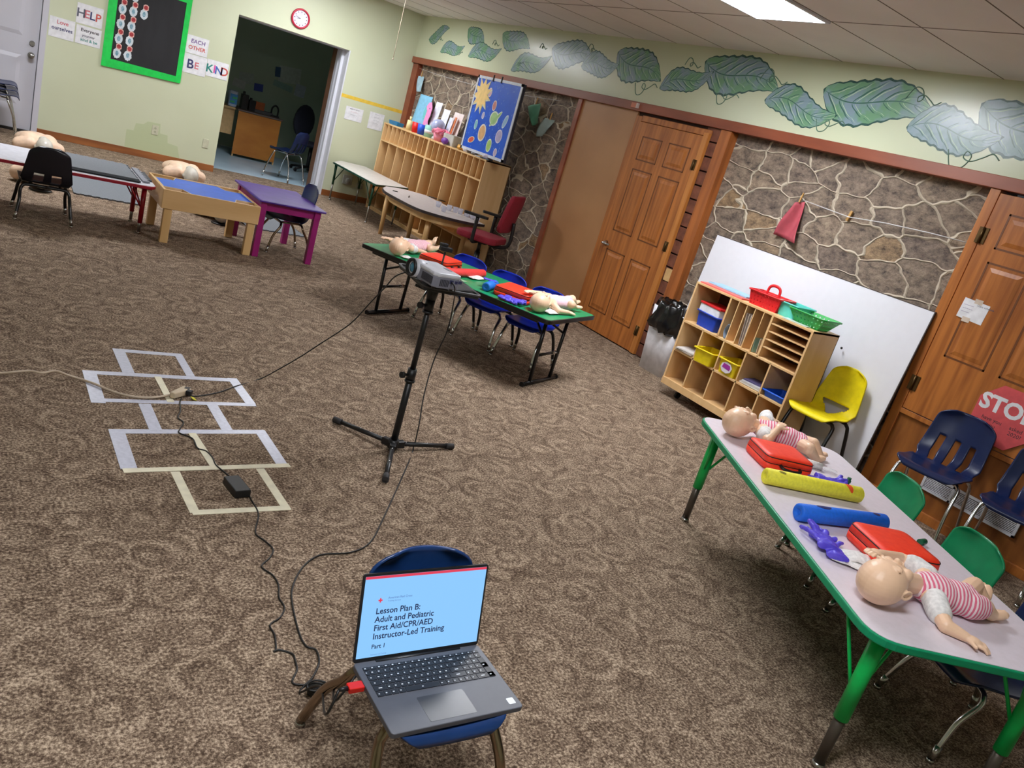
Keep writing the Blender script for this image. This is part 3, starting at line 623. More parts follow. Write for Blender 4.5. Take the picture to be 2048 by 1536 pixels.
# ================================================================ laptop, projector on stand, cables, floor tape
mLAP = mat('laptop_dark_grey', (84, 86, 94), .45, c2=(80, 82, 90), scale=30); mLAPB = mat('laptop_black', (28, 29, 33), .4); mKEY = mat('key_black', (34, 35, 40), .45); mKLET = mat('key_letter', (225, 228, 235), .5)
LZ = .300
t = thing('laptop', 'dark grey laptop on the blue chair showing the lesson title slide', 'laptop', (-4.214, -9.849, LZ), math.radians(-.3))
b = B(); b.prism(rrect(.357, .235, .01), 0, .014); base = b.mk('base', mLAP, t, bevel=.002)
# keyboard deck: local +y is the hinge side
rows = [('function', .018, .0095, 18), ('number', .0, .0165, 0)]
b = B(); kx0, kx1 = -.164, .164
def keyrow(b, y, h, widths, x0=kx0):
    x = x0
    for w_ in widths:
        b.box((x + w_ / 2, y, .0152), (w_ - .0022, h - .0022, .0016)); KL.append((x + w_ / 2, y, w_)); x += w_
KL = []; u = .0186
keyrow(b, .0905, .011, [.01822] * 18)
keyrow(b, .076, .0175, [.013] + [u * .925] * 12 + [.0325] + [.0186] * 4)
keyrow(b, .058, .0175, [.022] + [u * .925] * 12 + [.0245] + [.0186] * 3)
keyrow(b, .040, .0175, [.0265] + [u * .925] * 11 + [.0372] + [.0186] * 3 + [.0186])
keyrow(b, .022, .0175, [.034] + [u * .925] * 10 + [.0472] + [.0186] * 3)
keyrow(b, .004, .0175, [.0186, .0186, .0186, .0186, .093, .0186, .0186, .0172, .018, .018, .018, .034, .0186])
b.box((.1549, .049, .0152), (.0164, .0335, .0016)); b.box((.1549, .013, .0152), (.0164, .0335, .0016))
b.mk('keyboard', mKEY, t)
random.seed(5)
b = B()
for (x, y, w_) in KL:
    k = random.random(); b.box((x - (.003 if w_ < .03 else 0), y, .0162), (.0028 + .0018 * k + (.006 if w_ > .03 and w_ < .08 else 0), .0030, .0004))
b.mk('key_lettering', mKLET, t)
b = B(); b.prism(rrect(.126, .079, .004, cx=-.012, cy=-.065), .0138, .0144); b.mk('touchpad', mat('touchpad_grey', (62, 64, 70), .3), t)
b = B(); b.prism(rrect(.020, .020, .003, cx=.155, cy=-.092), .0138, .0143); b.mk('sticker', mat('sticker_white', (225, 228, 232), .5), t)
# lid: a little past upright
ML = frame((-.1785, .116, .013), (1, 0, 0), (0, .052, .2)); W_, H_ = .357, .222
b = B(); b.prism([(x + W_ / 2, y + H_ / 2) for x, y in rrect(W_, H_, .008)], -.006, 0, ML); lid = b.mk('lid', mLAPB, t, bevel=.001)
b = B(); b.cyl((-.12, .114, .011), (.12, .114, .011), .006); b.mk('hinge', mLAPB, t)
e, N, L, p = nodes_mat('screen_blue_glow'); p.inputs['Base Color'].default_value = (.01, .01, .01, 1); p.inputs['Emission Color'].default_value = lin((140, 200, 254)); p.inputs['Emission Strength'].default_value = SCREEN
b = B(); b.prism([(.006, .011), (W_ - .006, .011), (W_ - .006, .215), (.006, .215)], 0, .0006, ML); scr = b.mk('screen', e, t)
def emi(name, c, s_):
    m_, N_, L_, p_ = nodes_mat(name); p_.inputs['Base Color'].default_value = (.01, .01, .01, 1); p_.inputs['Emission Color'].default_value = lin(c); p_.inputs['Emission Strength'].default_value = s_; return m_
mR = emi('screen_red', (224, 62, 88), SCREEN); mNV = emi('screen_ink', (40, 58, 110), SCREEN * .5); mGR = emi('screen_grey', (100, 140, 196), SCREEN)
b = B(); b.prism([(.006, .2085), (W_ - .006, .2085), (W_ - .006, .215), (.006, .215)], .0006, .001, ML); b.mk('slide_bar', mR, scr)
def slide_text(s_, x, y, size, m_, bold=.0): text('lettering', s_, size, m_, scr, ML @ Matrix.Translation((x, y, .0009)), bold=bold, depth=.0001)
slide_text('Lesson Plan B:\nAdult and Pediatric\nFirst Aid/CPR/AED\nInstructor-Led Training', .043, .1195, .0212, mNV, .00032)
slide_text('Part 1', .043, .0320, .0155, mNV, .0002)
slide_text('American Red Cross', .072, .1555, .0078, mGR, .0001); slide_text('Training Services', .072, .1485, .0052, mGR); slide_text('Instructor-Led Training', .043, .0155, .0045, mGR)
b = B()
for q in (((.050, .148), (.0535, .159)), ((.0463, .1518), (.0572, .1553))): b.prism([q[0], (q[1][0], q[0][1]), q[1], (q[0][0], q[1][1])], .0006, .001, ML)
b.mk('slide_emblem', mR, scr)
# HDMI plug
t = thing('cable_plug', 'red cable connector plugged into the left side of the laptop', 'plug', (-4.214 - .1785, -9.80, LZ + .006))
b = B(); b.span((-.038, -.012, -.007), (.0, .012, .007)); b.mk('plug_body', mat('red_metal_plug', (220, 34, 24), .3), t, bevel=.002)
b = B(); b.cyl((-.038, 0, 0), (-.06, 0, 0), .006, .004); b.mk('strain_relief', mBLACKP, t)
def cable(name, label, pts, r, m_, cat='cable', n=5):
    b = B(); b.tube(catmull(pts, n), r, 6); return tag(b.mk(name, m_), label, cat)
def zl(L_, h=.004): return [tuple(Zp(a, c, h)) for a, c in L_]
mCAB = mat('black_cable', (18, 17, 17), .45)
px, py = -3.42, -7.99
# ---- stand
t = thing('projector_stand', 'black tripod stand holding the projector tray in the middle', 'tripod stand', (px, py, 0))
for k, (fx, fy) in enumerate(((-3.607, -7.686), (-3.599, -8.31), (-3.063, -7.968))):
    v = Vector((fx - px, fy - py, 0)); u_ = v.normalized()
    b = B(); b.tube([u_ * .03 + Vector((0, 0, .035)), v + Vector((0, 0, .016))], .0115, 12); o = b.mk('leg', mBLACKP, t)
    b = B(); b.tube([v * .87 + Vector((0, 0, .0185)), v * 1.0 + Vector((0, 0, .015))], [.0145, .016], 12); b.mk('rubber_foot', mat('dark_grey_rubber', (46, 44, 46), .7), o)
    b = B(); b.ell(v * .55 + Vector((0, 0, .036)), (.004, .004, .003), n=8, k=6); b.ell(v * .2 + Vector((0, 0, .043)), (.004, .004, .003), n=8, k=6); b.mk('rivet', mCHROME, o)
    b = B(); b.box(u_ * .035 + Vector((0, 0, .033)), (.05, .03, .036), rot=Rz(math.atan2(u_.y, u_.x))); b.mk('leg_bracket', mBLACKP, t, bevel=.004)
b = B(); b.cyl((0, 0, .01), (0, 0, .42), .0165); b.cyl((0, 0, .015), (0, 0, .06), .026); b.mk('pole', mBLACKP, t)
b = B(); b.cyl((0, 0, .40), (0, 0, .80), .0135); b.mk('upper_pole', mBLACKP, t)
for z in (.40, .745):
    b = B(); b.cyl((0, 0, z - .03), (0, 0, z + .03), .022); b.cyl((0, 0, z - .035), (0, 0, z - .025), .025); o = b.mk('collar', mBLACKP, t)
    b = B(); b.cyl((-.02, -.0, z), (-.05, -.01, z), .007); b.cyl((-.045, -.008, z), (-.058, -.012, z), .016, .016, 8); b.mk('knob', mBLACKP, o)
b = B(); b.cyl((0, 0, .775), (0, 0, .84), .022, .03); b.box((0, 0, .835), (.2, .06, .012), rot=Rz(.4)); b.mk('tray_mount', mBLACKP, t)
# tray
HT = .865
tA, tB_, tC = Zp(782, 523, HT), Zp(851, 572, HT), Zp(962, 592, HT)
ux = (tC - tB_); ux.z = 0; lx = ux.length; ux.normalize(); uy = Vector((-ux.y, ux.x, 0)); ly = abs((tA - tB_).dot(uy))
TR_yaw = math.atan2(ux.y, ux.x); tc = tB_ + ux * lx / 2 + uy * ly / 2
t = thing('projector_tray', 'black tray with grey foam pad on top of the tripod', 'tray', (tc.x, tc.y, .845), TR_yaw)
b = B(); P = rrect(lx, ly, .02); b.prism(P, 0, .012); b.mk('tray_board', mat('tray_black', (34, 33, 35), .55), t, bevel=.003)
b = B(); b.tube([(p[0], p[1], .017) for p in P], .006, 8, closed=True); b.mk('tray_rim', mat('tray_rim_grey', (70, 68, 70), .45), t)
b = B(); b.grid(lambda u, v: Vector(((u - .5) * (lx - .06) + .01, (v - .5) * (ly - .07), .020 + .004 * math.sin(u * 9) * math.sin(v * 7 + 1) + (.006 * max(0, u - .85) / .15))), 24, 16); b.mk('foam_pad', mat('charcoal_foam', (58, 55, 56), .9), t, mods=(('SOLIDIFY', dict(thickness=.006)),))
TZ = .872
# ---- projector : lens face looks to -x, connector face to -y
q = lambda x, y: (700 + x / 7.68, 460 + y / 7.68)
t = thing('projector', 'light grey projector with blue lens on the tripod tray', 'projector', (-3.487, -8.085, TZ), math.radians(4))
mPRJ = mat('projector_white', (206, 208, 216), .4); mPRG = mat('projector_grey', (126, 126, 138), .5)
hx, hy, PH = .067, .108, .072
body = [(-hx + .02, -hy), (hx - .01, -hy), (hx, -hy + .01), (hx, hy - .01), (hx - .01, hy), (-hx + .01, hy), (-hx, hy - .01), (-hx, -hy + .02)]
b = B(); b.prism(body, .010, .058); b.mk('lower_body', mPRG, t, bevel=.004)
b = B(); b.prism(inset(body, -.002), .056, PH + .004); b.mk('top_cover', mPRJ, t, bevel=.008)
b = B(); b.cyl((-hx + .05, .064, .046), (-hx - .016, .064, .046), .038, .042, 32); b.mk('lens_housing', mPRJ, t)
b = B(); b.lathe([(.040, 0), (.040, .014), (.031, .014), (.026, .002)], n=32, M=Matrix.Rotation(-PI / 2, 4, 'Y'), c=(-hx - .012, .064, .046)); o = b.mk('lens_ring', mBLACKP, t)
b = B(); b.ell((-hx - .010, .064, .046), (.012, .025, .025)); b.mk('lens_glass', mat('lens_teal', (40, 130, 165), .06, spec=1., coat=1.), t)
b = B()
for i in range(12): b.span((-hx - .0015, -hy + .02 + i * .0075, .020), (-hx + .001, -hy + .0245 + i * .0075, .052))
b.mk('vent_grille', mat('vent_dark', (56, 56, 64), .6), t); b = B()
for i in range(6): b.span((-hx + .028 + i * .008, -hy - .0015, .020), (-hx + .033 + i * .008, -hy + .001, .050))
b.mk('vent_grille', mat('vent_dark', (56, 56, 64), .6), t)
b = B(); b.span((.01, -hy - .002, .036), (.028, -hy + .002, .052)); b.span((.036, -hy - .002, .038), (.05, -hy + .002, .05)); b.span((.055, -hy - .002, .040), (.072, -hy + .002, .052)); b.mk('ports', mat('port_blue_grey', (52, 56, 92), .5), t)
b = B(); b.prism(rrect(.022, .05, .004, cx=.045, cy=-.02), PH + .003, PH + .0055); b.ell((-.03, .04, PH + .004), (.006, .006, .002)); b.mk('control_pad', mat('pad_grey', (150, 152, 160), .5), t)
for x in (-hx + .02, hx - .02):
    for y in (-hy + .03, hy - .03): b = B(); b.cyl((x, y, 0), (x, y, .012), .008); b.mk('foot', mBLACKP, t)
PR = t
# small black mini tripod/bracket on the red bag
v0 = Zp(*q(1405, 520), .60); v1 = Vector((v0.x, v0.y, 0))
t = thing('webcam_stand', 'small black camera bracket on a thin stem behind the projector', 'bracket', (-2.62, -6.72, .0))
zz = lambda X_, Y_: Yp(*q(X_, Y_), -6.72)
p0 = zz(1405, 540); p1 = zz(1462, 340); t.location = (p0.x, p0.y, .525)
r0 = Vector((0, 0, 0)); r1 = p1 - p0; r1 = Vector((r1.x, 0, p1.z - .525))
b = B(); b.cyl((0, 0, 0), (0, 0, .006), .03); b.tube([(0, 0, .005), r1], .006, 8); b.mk('stem', mBLACKP, t)
b = B(); b.box(r1 + Vector((0, 0, .02)), (.085, .035, .028), rot=Matrix.Rotation(.05, 4, 'Y')); b.box(r1 + Vector((-.02, 0, .045)), (.05, .03, .02)); b.mk('bracket_head', mBLACKP, t, bevel=.004)
# ---- cables
pq = lambda lx_, ly2, z: PR.matrix_basis @ Vector((lx_, ly2, z))
c0 = pq(.018, -hy - .004, .044)
cable('video_cable', 'thin black cable running from projector over the tripod leg to the laptop', [tuple(c0), tuple(c0 + Vector((-.01, -.05, -.01))), tuple(Xp(908, 600, -3.19)), tuple(Xp(895, 660, -3.19)), tuple(Xp(868, 720, -3.22)), tuple(Xp(848, 790, -3.26)), tuple(Xp(838, 850, -3.30))] + zl([(826, 900), (815, 930), (795, 975), (765, 1040), (740, 1085), (700, 1105), (640, 1110), (605, 1135), (585, 1175), (585, 1210), (598, 1265), (612, 1292), (632, 1300), (638, 1325), (625, 1355), (610, 1370), (600, 1385)], .005) + [tuple(Zp(640, 1372, .10)), (-4.47, -9.80, .24), (-4.452, -9.80, LZ + .006)], .0032, mCAB)
cable('power_cable', 'black laptop power cord between black adapter and laptop chair', zl([(495, 985), (503, 1000), (517, 1028), (511, 1065), (530, 1082), (546, 1098), (540, 1115), (523, 1133), (545, 1150), (557, 1170), (558, 1195), (569, 1215), (560, 1235), (540, 1250), (549, 1270), (552, 1297), (548, 1303), (560, 1300), (585, 1308), (590, 1320), (594, 1340), (585, 1366), (620, 1370), (650, 1371)], .004) + [tuple(Zp(668, 1362, .10)), (-4.44, -9.775, .25), (-4.396, -9.765, LZ + .006)], .003, mCAB)
cable('power_cable', 'short black cord from the power strip to the black adapter', zl([(363, 797), (360, 805), (361, 822), (356, 835), (367, 845), (360, 858), (359, 866), (385, 877), (395, 896), (412, 902), (425, 915), (432, 930), (450, 945), (458, 952)], .004), .003, mCAB)
cable('power_cable', 'black cord running from the power strip up to the projector', zl([(372, 788), (385, 792), (405, 791), (440, 784), (470, 773), (520, 758)], .004) + [tuple(Yp(560, 737, -7.27)), tuple(Yp(600, 714, -7.34)), tuple(Yp(640, 688, -7.42)), tuple(Yp(700, 648, -7.55)), tuple(Yp(740, 606, -7.68)), tuple(Yp(770, 575, -7.78)), tuple(Yp(795, 550, -7.86)), tuple(pq(0, hy + .01, .03))], .0032, mCAB)
cable('extension_cord', 'cream extension cord entering from the left edge across floor tape', [tuple(Zp(-60, 742, .02))] + zl([(0, 746)], .02) + zl([(30, 744), (60, 742), (85, 746), (110, 742), (135, 750)], .03) + zl([(160, 758), (190, 768), (215, 779), (245, 789), (275, 794), (305, 795), (335, 791), (352, 787)], .01), .0055, mat('cream_cord', (202, 182, 158), .5))
a_ = Zp(347, 790, .02); b_ = Zp(371, 781, .02); d = b_ - a_
t = thing('power_strip', 'cream power strip lying on the floor tape with black plugs', 'power strip', ((a_.x + b_.x) / 2, (a_.y + b_.y) / 2, .006), math.atan2(d.y, d.x))
b = B(); b.prism([(-.055, -.012), (.05, -.024), (.06, -.02), (.06, .02), (.05, .024), (-.055, .012)], 0, .028); b.mk('strip_body', mat('cream_plastic', (212, 192, 162), .4), t, bevel=.004)
for k, y in enumerate((-.02, .0)): b = B(); b.box((.03 + .02 * k, -.03 + .025 * k, .018), (.03, .026, .022), rot=Rz(.3)); b.mk('plug', mBLACKP, t, bevel=.003)
tg = Zp(387, 797, .006)
b = B(); b.box((0, 0, 0), (.022, .026, .002), rot=Matrix.Rotation(.4, 4, 'Y') @ Rz(.3)); o = b.mk('cord_tag', mat('yellow_tag', (226, 220, 60), .5)); o.location = tg; tag(o, 'tiny yellow paper tag on the cord by the power strip', 'tag')
a_, b_ = Zp(462, 952, .03), Zp(488, 984, .03); d = b_ - a_; c_ = (a_ + b_) / 2
b = B(); b.box((0, 0, .0165), (.125, .062, .031)); o = b.mk('power_adapter', mBLACKP, bevel=.004); o.location = (c_.x, c_.y, .002); o.rotation_euler = (0, 0, math.atan2(d.y, d.x)); tag(o, 'black laptop power adapter lying inside the cream taped square', 'adapter')
cc = Zp(632, 1383, .01)
b = B()
for k in range(5): b.tube([(cc.x + (.022 + .002 * k) * math.cos(a * .5236) , cc.y + (.016 + .001 * k) * math.sin(a * .5236), .006 + .006 * k + .002 * math.sin(a + k)) for a in range(12)], .003, 6, closed=True)
tag(b.mk('cable_coil', mCAB), 'small coiled bundle of black cable left of the laptop chair leg', 'cable')
# ---- hopscotch tape
TG = mat('silver_tape', (204, 206, 222), .32, c2=(190, 192, 208), scale=60, bump=.05); TCm = mat('cream_masking_tape', (238, 231, 204), .6)
t = thing('hopscotch_grid', 'hopscotch squares of silver and cream tape on the carpet', 'tape grid', (-4.3, -7.7, 0))
def strip(pa, pb, w_, m_, z=.0015):
    a = Zp(*pa, 0); c = Zp(*pb, 0); d = c - a; Ln = d.length; ang = math.atan2(d.y, d.x)
    b = B(); b.box(((a.x + c.x) / 2 + 4.3, (a.y + c.y) / 2 + 7.7, z / 2 + .0004), (Ln, w_, z), rot=Rz(ang)); b.mk('tape_strip', m_, t)
for (pa, pb, w_, m_, z) in [((226, 700), (364, 711), .042, TG, .001), ((236, 698), (257, 746), .055, TG, .0014), ((356, 709), (382, 754), .042, TG, .0014),
    ((166, 744), (470, 761), .042, TG, .001), ((178, 742), (197, 806), .058, TG, .0014), ((464, 757), (502, 809), .05, TG, .0014), ((184, 800), (511, 810), .036, TG, .001),
    ((289, 808), (312, 862), .052, TG, .0014), ((424, 810), (455, 862), .05, TG, .0014),
    ((218, 863), (530, 864), .04, TG, .001), ((233, 862), (258, 938), .06, TG, .0014), ((519, 861), (567, 934), .05, TG, .0014), ((246, 942), (579, 931), .032, TCm, .0018),
    ((315, 754), (342, 805), .032, TCm, .0022), ((384, 867), (429, 935), .032, TCm, .0022), ((350, 944), (390, 1026), .035, TCm, .0014), ((520, 938), (573, 1018), .035, TCm, .0014), ((384, 1026), (580, 1016), .032, TCm, .0018)]:
    strip(pa, pb, w_, m_, z)
# ================================================================ baby dolls, training torsos, bags, foam, gloves
mSKIN = mat('doll_vinyl', (244, 206, 174), .38, c2=(241, 201, 168), scale=9, spec=.5); mSKINO = mat('doll_vinyl_orange', (214, 140, 92), .42); mCLOTH = mat('white_cotton', (240, 238, 236), .85, c2=(214, 212, 210), scale=70, bump=.1)
def stripes(name, c1, c2, period, mixf=1.):
    m, N, L, p = nodes_mat(name); p.inputs['Roughness'].default_value = .85
    tc = N.new('ShaderNodeTexCoord'); sx = N.new('ShaderNodeSeparateXYZ'); L.new(tc.outputs['Object'], sx.inputs[0])
    nz = N.new('ShaderNodeTexNoise'); nz.inputs['Scale'].default_value = 14; L.new(tc.outputs['Object'], nz.inputs['Vector'])
    a = N.new('ShaderNodeMath'); a.operation = 'MULTIPLY_ADD'; a.inputs[1].default_value = .012; L.new(nz.outputs[0], a.inputs[0]); L.new(sx.outputs['X'], a.inputs[2])
    k = N.new('ShaderNodeMath'); k.operation = 'MULTIPLY'; k.inputs[1].default_value = 2 * PI / period; L.new(a.outputs[0], k.inputs[0])
    s_ = N.new('ShaderNodeMath'); s_.operation = 'SINE'; L.new(k.outputs[0], s_.inputs[0])
    r = N.new('ShaderNodeMapRange'); r.inputs['From Min'].default_value = -.12; r.inputs['From Max'].default_value = .12; L.new(s_.outputs[0], r.inputs['Value'])
    mx = N.new('ShaderNodeMix'); mx.data_type = 'RGBA'; mx.inputs['A'].default_value = lin(c1); mx.inputs['B'].default_value = lin(c2); L.new(r.outputs[0], mx.inputs['Factor']); L.new(mx.outputs['Result'], p.inputs['Base Color'])
    return m
mSTR = stripes('pink_white_stripes', (222, 110, 138), (244, 222, 226), .0125); mSTR2 = stripes('pale_pink_stripes', (232, 160, 176), (246, 220, 226), .012)
REM = lambda v, it=3: (('REMESH', dict(mode='VOXEL', voxel_size=v, use_smooth_shade=True)), ('SMOOTH', dict(factor=.5, iterations=it)))
def hand(b, w_, d, side, up, s=1., mitt=False):
    """w_: wrist point, d: pointing direction, up: back of the hand normal"""
    d = Vector(d).normalized(); up = Vector(up); up = (up - d * up.dot(d)).normalized(); sd = d.cross(up) * side
    c = w_ + d * .018 * s; R = Matrix((d, sd, up)).transposed()
    b.ell(c, (.022 * s, .017 * s, .010 * s), rot=R, n=12, k=8)
    for i, (o_, l_) in enumerate(((-.0125, .017), (-.0043, .021), (.0043, .020), (.0122, .016))):
        p = c + d * .015 * s + sd * o_ * s; m1 = p + d * l_ * .6 * s + up * .001 - up * .001; e = m1 + d * l_ * .5 * s - up * .006 * s
        b.capsule(p, m1, .0048 * s, .0045 * s, 8); b.capsule(m1, e, .0045 * s, .0038 * s, 8)
    p = c - d * .004 * s - sd * .014 * s; e = p + (d * .6 - sd * .8).normalized() * .018 * s; b.capsule(p, e, .0055 * s, .0045 * s, 8)
def foot(b, a, d, up, s=1.):
    d = Vector(d).normalized(); up = Vector(up).normalized(); R = Matrix((d, d.cross(up).normalized(), up)).transposed()
    b.ell(a + d * .016 * s, (.034 * s, .016 * s, .013 * s), rot=R, n=12, k=8); b.ell(a - d * .006 * s, (.015 * s,) * 3, n=10, k=8)
    for i in range(5): b.ell(a + d * (.046 - .003 * i) * s + d.cross(up).normalized() * (-.012 + .006 * i) * s, ((.006 - .0006 * i) * s,) * 3, n=8, k=6)
def baby(label, J, z0, R=1., suit=None, back_arm=None, group='baby dolls lying on the two tables', sleeve=True, turn=0.):
    """J: dict of world joint points; R: radius scale; the doll lies on its back"""
    hip, neck = Vector(J['hip']), Vector(J['neck']); d = hip - neck; yaw = math.atan2(d.y, d.x)
    root = Vector((hip.x * .5 + neck.x * .5, hip.y * .5 + neck.y * .5, z0)); t = thing('baby_doll', label, 'doll', root, yaw, group)
    Mi = (Matrix.Translation(root) @ Rz(yaw)).inverted(); q = {k: Mi @ Vector(v) for k, v in J.items() if isinstance(v, tuple)}
    h, n_, hp = q['head'], q['neck'], q['hip']; r = .074 * R
    b = B(); hx_ = (h - n_); hx_.z = 0; hx_.normalize()          # crown direction
    up = (Matrix.Rotation(turn, 3, 'X') @ Vector((0, 0, 1))); sd = Vector(up).cross(hx_)
    HR = Matrix((hx_, sd.normalized(), up)).transposed()
    H = lambda a, c, e: h + hx_ * a * R + sd * c * R + up * e * R
    b.ell(H(.006, 0, -.004), (.082 * R, .070 * R, .070 * R), rot=HR, n=24, k=16); b.ell(H(-.035, 0, .012), (.050 * R, .052 * R, .050 * R), rot=HR, n=20, k=12)
    b.ell(H(-.068, 0, .030), (.018 * R, .022 * R, .016 * R), rot=HR)                       # chin
    b.ell(H(-.026, 0, .068), (.010 * R, .010 * R, .009 * R), rot=HR); b.ell(H(-.031, .008, .066), (.006 * R,) * 3); b.ell(H(-.031, -.008, .066), (.006 * R,) * 3)
    for s_ in (-1, 1):
        b.ell(H(-.040, s_ * .034, .038), (.024 * R, .020 * R, .022 * R), rot=HR)           # cheeks
        b.ell(H(-.002, s_ * .025, .057), (.008 * R, .014 * R, .008 * R), rot=HR)           # closed eyelids
        b.ell(H(.016, s_ * .026, .060), (.006 * R, .019 * R, .006 * R), rot=HR)            # brows
        b.tube([H(-.02 + .019 * math.cos(a), s_ * (.068 + .006 * math.sin(a * .5)), -.006 + .013 * math.sin(a)) for a in [k * PI / 5 for k in range(10)]], .0045 * R, 8, closed=True)
        b.ell(H(-.024, s_ * .067, -.004), (.012 * R, .006 * R, .008 * R), rot=HR)
    b.ell(H(-.047, 0, .062), (.004 * R, .013 * R, .006 * R), rot=HR); b.ell(H(-.054, 0, .058), (.004 * R, .010 * R, .006 * R), rot=HR)   # lips
    b.capsule(h - hx_ * .05 * R, n_, .034 * R, .034 * R)
    ch = n_.lerp(hp, .38)
    b.ell(ch, (.075 * R, .060 * R, .043 * R), n=20, k=12); b.ell(n_.lerp(hp, .75), (.065 * R, .052 * R, .042 * R), n=20, k=12); b.capsule(n_, hp, .034 * R, .040 * R)
    for s_ in 'LR':
        a, e, w_ = q['sh' + s_], q['el' + s_], q['ha' + s_]; b.capsule(n_.lerp(ch, .5), a, .034 * R, .029 * R); b.capsule(a, e, .028 * R, .023 * R); b.capsule(e, w_, .023 * R, .0155 * R)
        hd = (w_ - e).normalized(); hand(b, w_, hd, 1 if s_ == 'L' else -1, (0, 0, 1), R * 1.3)
        k_, a_ = q['kn' + s_], q['an' + s_]; hs = hp + Vector((0, (.028 if s_ == 'L' else -.028) * R, 0))
        b.capsule(hs, k_, .036 * R, .031 * R); b.capsule(k_, a_, .031 * R, .019 * R)
        fd = Mi.to_3x3() @ Vector(J['ft' + s_]); foot(b, a_, fd, (0, 0, 1) if abs(fd.normalized().z) < .8 else (1, 0, 0), R * 1.25)
    b.mk('body', mSKIN, t, mods=REM(.0026, 2))
    if suit != 'none':
        b = B(); sm = suit or mSTR
        b.ell(ch, (.084 * R, .073 * R, .052 * R), n=20, k=12); b.ell(n_.lerp(hp, .75), (.074 * R, .066 * R, .052 * R), n=20, k=12); b.capsule(n_.lerp(hp, .1), hp, .042 * R, .047 * R)
        for s_ in 'LR':
            k_ = q['kn' + s_]; hs = hp + Vector((0, (.028 if s_ == 'L' else -.028) * R, 0)); b.capsule(hs, hs.lerp(k_, J.get('leg' + s_, .6)), .043 * R, .040 * R)
        b.mk('romper', sm, t, mods=REM(.004, 3), label='pink and white striped romper')
        if sleeve:
            for s_ in 'LR':
                a, e = q['sh' + s_], q['el' + s_]; b = B(); b.capsule(a.lerp(ch, .25), a.lerp(e, .35), .038 * R, .036 * R, 16); b.capsule(a.lerp(e, .3), a.lerp(e, .5), .034 * R, .035 * R, 16)
                b.mk('sleeve', mCLOTH, t, mods=REM(.004, 2), label='white short sleeve')
    return t
# nearest doll on the grey table
P = lambda x, y, z: tuple(Zp(x, y, z))
baby('baby doll in pink striped romper nearest the bottom of the grey topped table', dict(head=P(1767, 1161, .618), neck=P(1832, 1168, .592), hip=P(1932, 1202, .585), shL=P(1848, 1142, .597), elL=P(1800, 1118, .600), haL=P(1760, 1108, .628),
    shR=P(1868, 1205, .580), elR=P(1892, 1252, .562), haR=P(1930, 1273, .558), knL=P(1948, 1172, .605), anL=P(1968, 1200, .570), ftL=(.6, .3, .5), knR=P(1968, 1216, .582), anR=P(1985, 1230, .562), ftR=(.9, -.35, .15), legL=.15, legR=.62), TH, 1.03)
hd = [k for k in bpy.data.objects if k.name.startswith('baby_doll')][-1]
baby('baby doll in striped romper at the far end of the grey topped table', dict(head=P(1478, 843, .618), neck=P(1512, 852, .595), hip=P(1598, 884, .590), shL=P(1530, 838, .60), elL=P(1535, 828, .60), haL=P(1540, 835, .60),
    shR=P(1524, 868, .600), elR=P(1535, 880, .600), haR=P(1556, 858, .640), knL=P(1626, 888, .605), anL=P(1640, 912, .563), ftL=(.85, .1, .1), knR=P(1618, 898, .60), anR=P(1632, 918, .558), ftR=(.8, -.1, .1), legL=.12, legR=.12), TH, 1.0)
baby('baby doll at the far left end of the green folding table', dict(head=P(797, 492, .595), neck=P(815, 491, .580), hip=P(848, 492, .575), shL=P(818, 485, .58), elL=P(790, 482, .60), haL=P(777, 478, .61),
    shR=P(821, 497, .572), elR=P(835, 500, .56), haR=P(845, 503, .555), knL=P(858, 487, .600), anL=P(867, 486, .58), ftL=(.3, .3, .8), knR=P(860, 497, .58), anR=P(872, 497, .58), ftR=(.7, .2, .3), legL=.3, legR=.2), H2, .92, mSTR2)
baby('baby doll in pale pink suit at the near right end of the green folding table', dict(head=P(1080, 604, .593), neck=P(1097, 602, .575), hip=P(1132, 607, .573), shL=P(1098, 594, .58), elL=P(1080, 588, .60), haL=P(1062, 584, .615),
    shR=P(1108, 612, .57), elR=P(1118, 622, .55), haR=P(1136, 625, .545), knL=P(1144, 598, .59), anL=P(1150, 606, .56), ftL=(.7, .2, .2), knR=P(1143, 609, .59), anR=P(1150, 614, .555), ftR=(.7, -.3, .1), legL=.5, legR=.4), H2, .95, mat('pale_pink_cotton', (238, 200, 212), .85), sleeve=False)
# ---- adult training torsos on the floor
mTAN = mat('torso_vinyl', (244, 210, 182), .45); mHEAD = mat('head_cap_grey', (208, 202, 190), .35)
def torso(label, x, y, deg):
    t = thing('training_torso', label, 'mannequin', (x, y, 0), math.radians(deg), 'training torsos lying on the carpet')
    b = B(); b.ell((0, .12, .10), (.19, .24, .095), n=24, k=14); b.ell((0, .30, .085), (.165, .17, .082), n=24, k=12); b.ell((-.085, .03, .12), (.095, .11, .085)); b.ell((.085, .03, .12), (.095, .11, .085))
    for s_ in (-1, 1): b.capsule((s_ * .10, -.04, .10), (s_ * .175, -.01, .075), .07, .068); b.ell((s_ * .08, .02, .185), (.010, .010, .008))
    b.capsule((0, -.05, .10), (0, -.15, .10), .058, .052)
    b.mk('body', mTAN, t, mods=REM(.008, 3))
    b = B(); b.ell((0, -.24, .11), (.078, .105, .098), n=24, k=16); b.ell((0, -.20, .195), (.012, .018, .016)); b.ell((0, -.165, .17), (.045, .045, .04)); b.ell((0, -.175, .198), (.022, .008, .006))
    for s_ in (-1, 1): b.ell((s_ * .078, -.22, .10), (.010, .026, .020)); b.ell((s_ * .028, -.235, .193), (.016, .010, .008))
    b.mk('head', mHEAD, t, mods=REM(.006, 2), label='hard pale grey head')
    b = B(); b.lathe([(.085, 0), (.088, .008), (.080, .014)], c=(0, -.24, 0), n=20); b.mk('head_base', mBLACKP, t)
